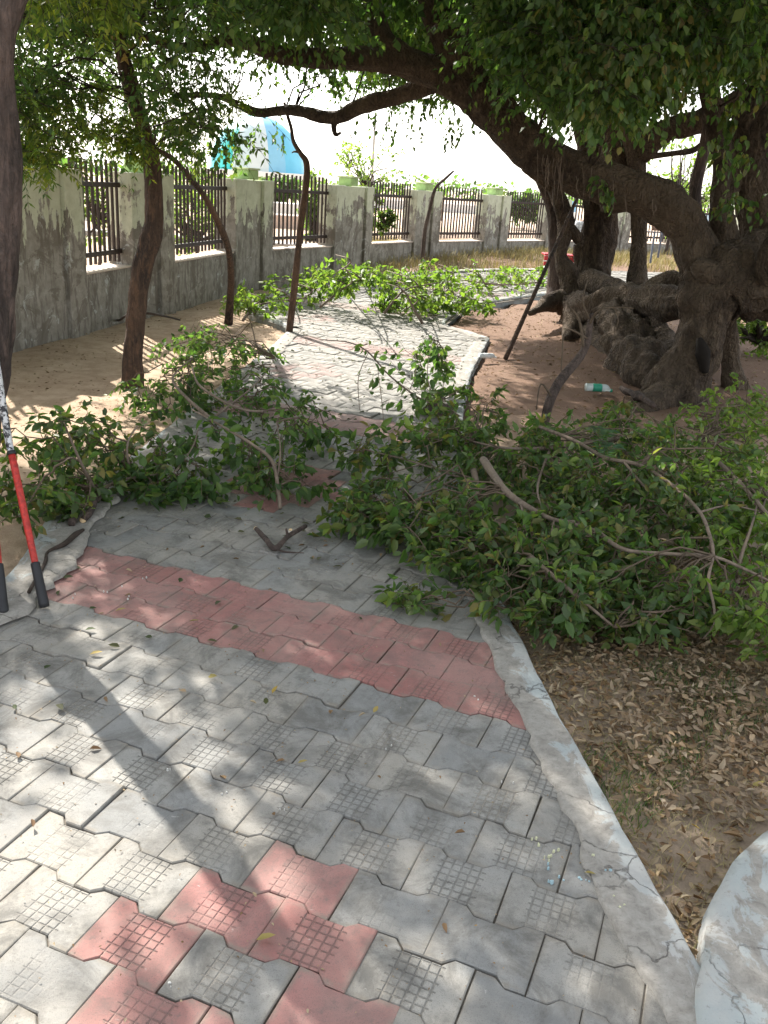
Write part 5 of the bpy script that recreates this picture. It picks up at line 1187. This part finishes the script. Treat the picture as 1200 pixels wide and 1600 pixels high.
def scatter(n, x0, x1, y0, y1, ok, z=None):
    P = []
    while len(P) < n:
        x = random.uniform(x0, x1); y = random.uniform(y0, y1)
        if ok(x, y): P.append((x, y, soil_z(x, y) if z is None else z))
    return np.array(P)
off_path = lambda x, y: not in_poly(x, y, PATH_POLY)
bed_ok = lambda x, y: off_path(x, y) and x > 0 and not (y < 2.2 and x > .74 + (y - 1.5) * .62 + .02)
dens = lambda x, y: mn.noise(Vector((x * 1.8, y * 1.8, 11)))
def flat_leaves(name, P, L, W, mat, tilt=.35, label=None, cat=None, kind='stuff', lift=.012, fold=.3, curl=.35):
    n = len(P); a = rng.uniform(0, 2 * PI, n); d = np.stack([np.cos(a), np.sin(a), rng.normal(0, tilt, n) * .6], 1); nn = rng.normal(size=(n, 3)) * tilt + [0, 0, 1.]; nn *= np.where(rng.uniform(size=(n, 1)) < .5, 1, 1)
    P = P.copy(); P[:, 2] += rng.uniform(.004, lift * 2, n); LL = L * rng.uniform(.55, 1.35, n); V, Q = leaves(P, d, nn, LL, LL * W / L * rng.uniform(.6, 1.2, n), fold, curl); V[:, 2] = np.maximum(V[:, 2], np.repeat(P[:, 2], 6) - .006)
    o = link(name, np_mesh(name, V, Q), mat); tag(o, label, cat, None, kind); return o
P1 = scatter(6000, .8, 3.2, 2.1, 3.6, lambda x, y: bed_ok(x, y) and dens(x * .7, y * .7) + random.uniform(-.3, .3) > -.15); flat_leaves('leaf_litter', P1, .031, .014, M_pale, .9, 'pale tan dry leaves heaped on the litter at the right edge', 'leaf litter', lift=.03)
P1 = scatter(15000, .4, 3.2, 1.3, 4.3, lambda x, y: bed_ok(x, y) and (dens(x, y) + random.uniform(-.5, .9) + (.45 if y > 2.3 else -.25)) > 0)
flat_leaves('leaf_litter', P1, .030, .013, M_dryleaf, .9, 'dry brown leaf litter covering the bed right of the kerb', 'leaf litter')
P1 = scatter(9000, .4, 3.0, 1.3, 3.4, bed_ok); blades('dry_grass', P1, .03, .0022, M_straw, 1.6, label='flattened dry grass among the leaf litter right of the kerb', cat='grass')
P1 = scatter(1600, .4, 2.2, 1.5, 3.0, lambda x, y: bed_ok(x, y) and dens(x + 4, y) > .12); blades('green_grass', P1, .04, .004, M_leaf, .8, label='small green grass tufts in the bed right of the kerb', cat='grass')
P1 = scatter(9000, -1.0, 6.5, 15.5, 24, lambda x, y: off_path(x, y) and (y > 17 + x * .2) and dens(x * .4, y * .4) > -.25)
blades('dry_grass', P1, .22, .012, M_straw, .6, label='dry yellow grass along the foot of the far wall', cat='grass')
P1 = scatter(3000, 6, 15, 19, 27, lambda x, y: off_path(x, y)); blades('dry_grass', P1, .22, .014, M_straw, .6, label='dry yellow grass behind the big tree', cat='grass')
P1 = scatter(2600, -3.7, -1.3, 4, 14, lambda x, y: off_path(x, y) and dens(x, y) > -.1); flat_leaves('leaf_crumbs', P1, .022, .010, M_dryleaf, .4, 'small dry leaf crumbs on the sand by the left wall', 'leaf litter')
P1 = scatter(4200, .6, 5.5, 4.5, 14, lambda x, y: off_path(x, y)); flat_leaves('leaf_crumbs', P1, .035, .015, M_dryleaf, .4, 'dry leaves and crumbs on the red earth under the big tree', 'leaf litter')
P1 = scatter(700, -1.4, 1.0, 4.0, 12, lambda x, y: in_poly(x, y, PATH_POLY), .004); flat_leaves('leaf_debris', P1, .035, .017, M_gleaf, .3, 'small green and brown leaf scraps scattered over the far part of the path', 'leaf litter', lift=.006)
P1 = scatter(900, -1.8, .8, 1.2, 4.5, lambda x, y: in_poly(x, y, PATH_POLY), .003); flat_leaves('path_crumbs', P1, .007, .004, M_dryleaf, .3, 'tiny crumbs of dry leaf and grit on the near pavers', 'leaf litter', lift=.002)
# dust lying in the joints near the kerbs
P1 = scatter(60, .25, .62, 1.2, 4.0, lambda x, y: in_poly(x, y, PATH_POLY) and dist_poly(x, y, PATH_POLY) < .22, .004)
# single leaves on the near pavers
def single_leaf(p, L, ang, mat, tm, name, label, cat, group=None):
    e = link(name, tm); e.matrix_world = frame_matrix((p[0], p[1], p[2] + .006), (math.cos(ang), math.sin(ang), random.uniform(-.1, .25)), (random.gauss(0, .3), random.gauss(0, .3), 1), L); tag(e, label, cat, group); return e
TD = [leaf_template(1, .45, M_dryleaf, .3, .25, 'dry_leaf'), leaf_template(1, .38, M_dryleaf, .5, .1, 'dry_leaf')]; TY = [leaf_template(1, .42, M_yleaf, .35, -.2, 'yellow_leaf')]; TG = [leaf_template(1, .5, M_gleaf, .2, .1, 'green_leaf')]
def zone_label(kind, x, y):
    v = -((x - POX) * bx[0] + (y - POY) * bx[1]) / PL
    z = 'on the wide red band' if -8 <= v <= -5 else ('on the grey pavers between the red band and the branches' if v < -8 else 'on the sunlit grey pavers at the lower left' if x < -.4 else 'on the shaded grey pavers near the right kerb')
    return ('small %s leaf lying %s' % (kind, z), 'leaf', '%s leaves lying %s' % (kind, z))
n_d = 0
while n_d < 46:
    x = random.uniform(-1.5, .62); y = random.uniform(1.25, 4.2)
    if in_poly(x, y, PATH_POLY): single_leaf((x, y, .004), random.uniform(.018, .036), random.uniform(0, 6.28), None, random.choice(TD), 'dry_leaf', *zone_label('dry', x, y)); n_d += 1
n_d = 0
while n_d < 40:
    x = random.uniform(-1.4, .3); y = random.uniform(2.2, 4.9)
    if in_poly(x, y, PATH_POLY): single_leaf((x, y, .004), random.uniform(.025, .045), random.uniform(0, 6.28), None, TG[0], 'green_leaf', *zone_label('green', x, y)); n_d += 1
for (x, y, L, a, lb) in ((400, 1472, .045, .1, 'yellow leaf on the red paver at the bottom of the picture'), (180, 957, .042, .3, 'orange-yellow leaf at the lower edge of the red band'), (295, 973, .04, 0, 'small yellow leaf on the red band left of its middle'), (140, 1025, .045, .2, 'yellow-brown leaf on the grey pavers near the left edge'),
                         (912, 1366, .03, -.5, 'pale orange leaf on the pavers next to the right kerb'), (583, 1116, .035, 1.2, 'olive leaf standing on edge on the grey pavers below the red band'), (325, 1060, .04, -.3, 'curled brown leaf in the sunny patch of grey pavers'), (425, 1086, .035, 1.1, 'greenish curled leaf right of the sunny patch'),
                         (465, 1195, .03, .2, 'yellow-green leaf on the grey pavers in the centre foreground')):
    single_leaf(gp(x, y, .004), L, a, None, TY[0], 'yellow_leaf', lb, 'leaf')
# larger dry leaves on the bed
for k in range(60):
    x = random.uniform(.6, 2.2); y = random.uniform(1.6, 3.6)
    if bed_ok(x, y) and x > xint(PATH_R, y) + .05: single_leaf((x, y, soil_z(x, y) + .02), random.uniform(.03, .055), random.uniform(0, 6.28), None, random.choice(TD + TY), 'dry_leaf', 'larger curled dry leaf lying on top of the litter right of the kerb', 'leaf', 'larger dry leaves on the litter bed')
# drops of paint and lime on the pavers and the kerb
for (cols_, pts, r0, lb) in (((.50, .50, .33), [(832, 1310), (845, 1316), (866, 1331), (858, 1336), (853, 1342), (920, 1338), (950, 1408), (970, 1424)], .010, 'pale yellow drops of dried paint beside the right kerb'),
                      ((.30, .42, .46), [(852, 1352), (880, 1372), (905, 1375), (917, 1378), (945, 1370), (860, 1380)], .012, 'pale blue smears of dried paint beside the right kerb'),
                      ((.52, .51, .48), [(797, 1225), (267, 1203), (441, 1268), (166, 925), (190, 918), (200, 935), (350, 1240), (267, 1543), (230, 908), (610, 1170), (745, 1088), (120, 935)], .009, 'white specks of lime on the near pavers')):
    mb = MB()
    for x, y in pts:
        for q in range(2):
            c = gp(x + random.gauss(0, 4), y + random.gauss(0, 3), 0.0); n = 9; r = r0 * random.uniform(.15, .5); z = .0135 if dist_poly(c.x, c.y, PATH_POLY) < .13 else .0035; z += random.uniform(0, .0012)
            ring = [(c.x + r * random.uniform(.6, 1.2) * math.cos(2 * PI * k / n), c.y + r * random.uniform(.5, 1) * math.sin(2 * PI * k / n), z) for k in range(n)]
            top_ = [(c.x + (a - c.x) * .8, c.y + (b - c.y) * .8, z + .002) for a, b, _ in ring]
            mb.add([(a, b, z_ - .006) for a, b, z_ in ring] + top_, [(k, (k + 1) % n, n + (k + 1) % n, n + k) for k in range(n)] + [tuple(range(n, 2 * n))])
    tag(mb.build('paint_drops', simple('dried_paint', cols_, .85, .2, 90)), lb, 'paint', kind='stuff')
# fern-like sprig on the heap
e = empty('fern_sprig', gp(945, 700, .4)); tag(e, 'blue-green fern-like sprig lying on top of the right heap', 'leaf'); q = np.array([tuple(gp(930, 715, .4)), tuple(gp(935, 715, .4)), tuple(gp(940, 718, .4))]); tq = np.array([tuple(gp(960, 676, .42)), tuple(gp(925, 672, .42)), tuple(gp(968, 700, .4))])
Cv = curves(q, tq, np.full(3, .15), 6, .02); t = .1 + .9 * (np.arange(40)[None] // 2 * 2) / 40 + np.zeros((3, 1)); Pq, Tq = sample(Cv, t); sd_ = norm(np.cross(Tq, [0, 0, 1.])) * np.where(np.arange(40) % 2 == 0, 1, -1)[None, :, None]
V, Q = leaves4(Pq.reshape(-1, 3), (sd_ + Tq * .3).reshape(-1, 3), np.tile([0, 0, 1.], (120, 1)), .05, .008); o = link('leaflets', np_mesh('leaflets', V, Q), M_fern, e); localise(o.data, e)
print('objects', len(bpy.data.objects))
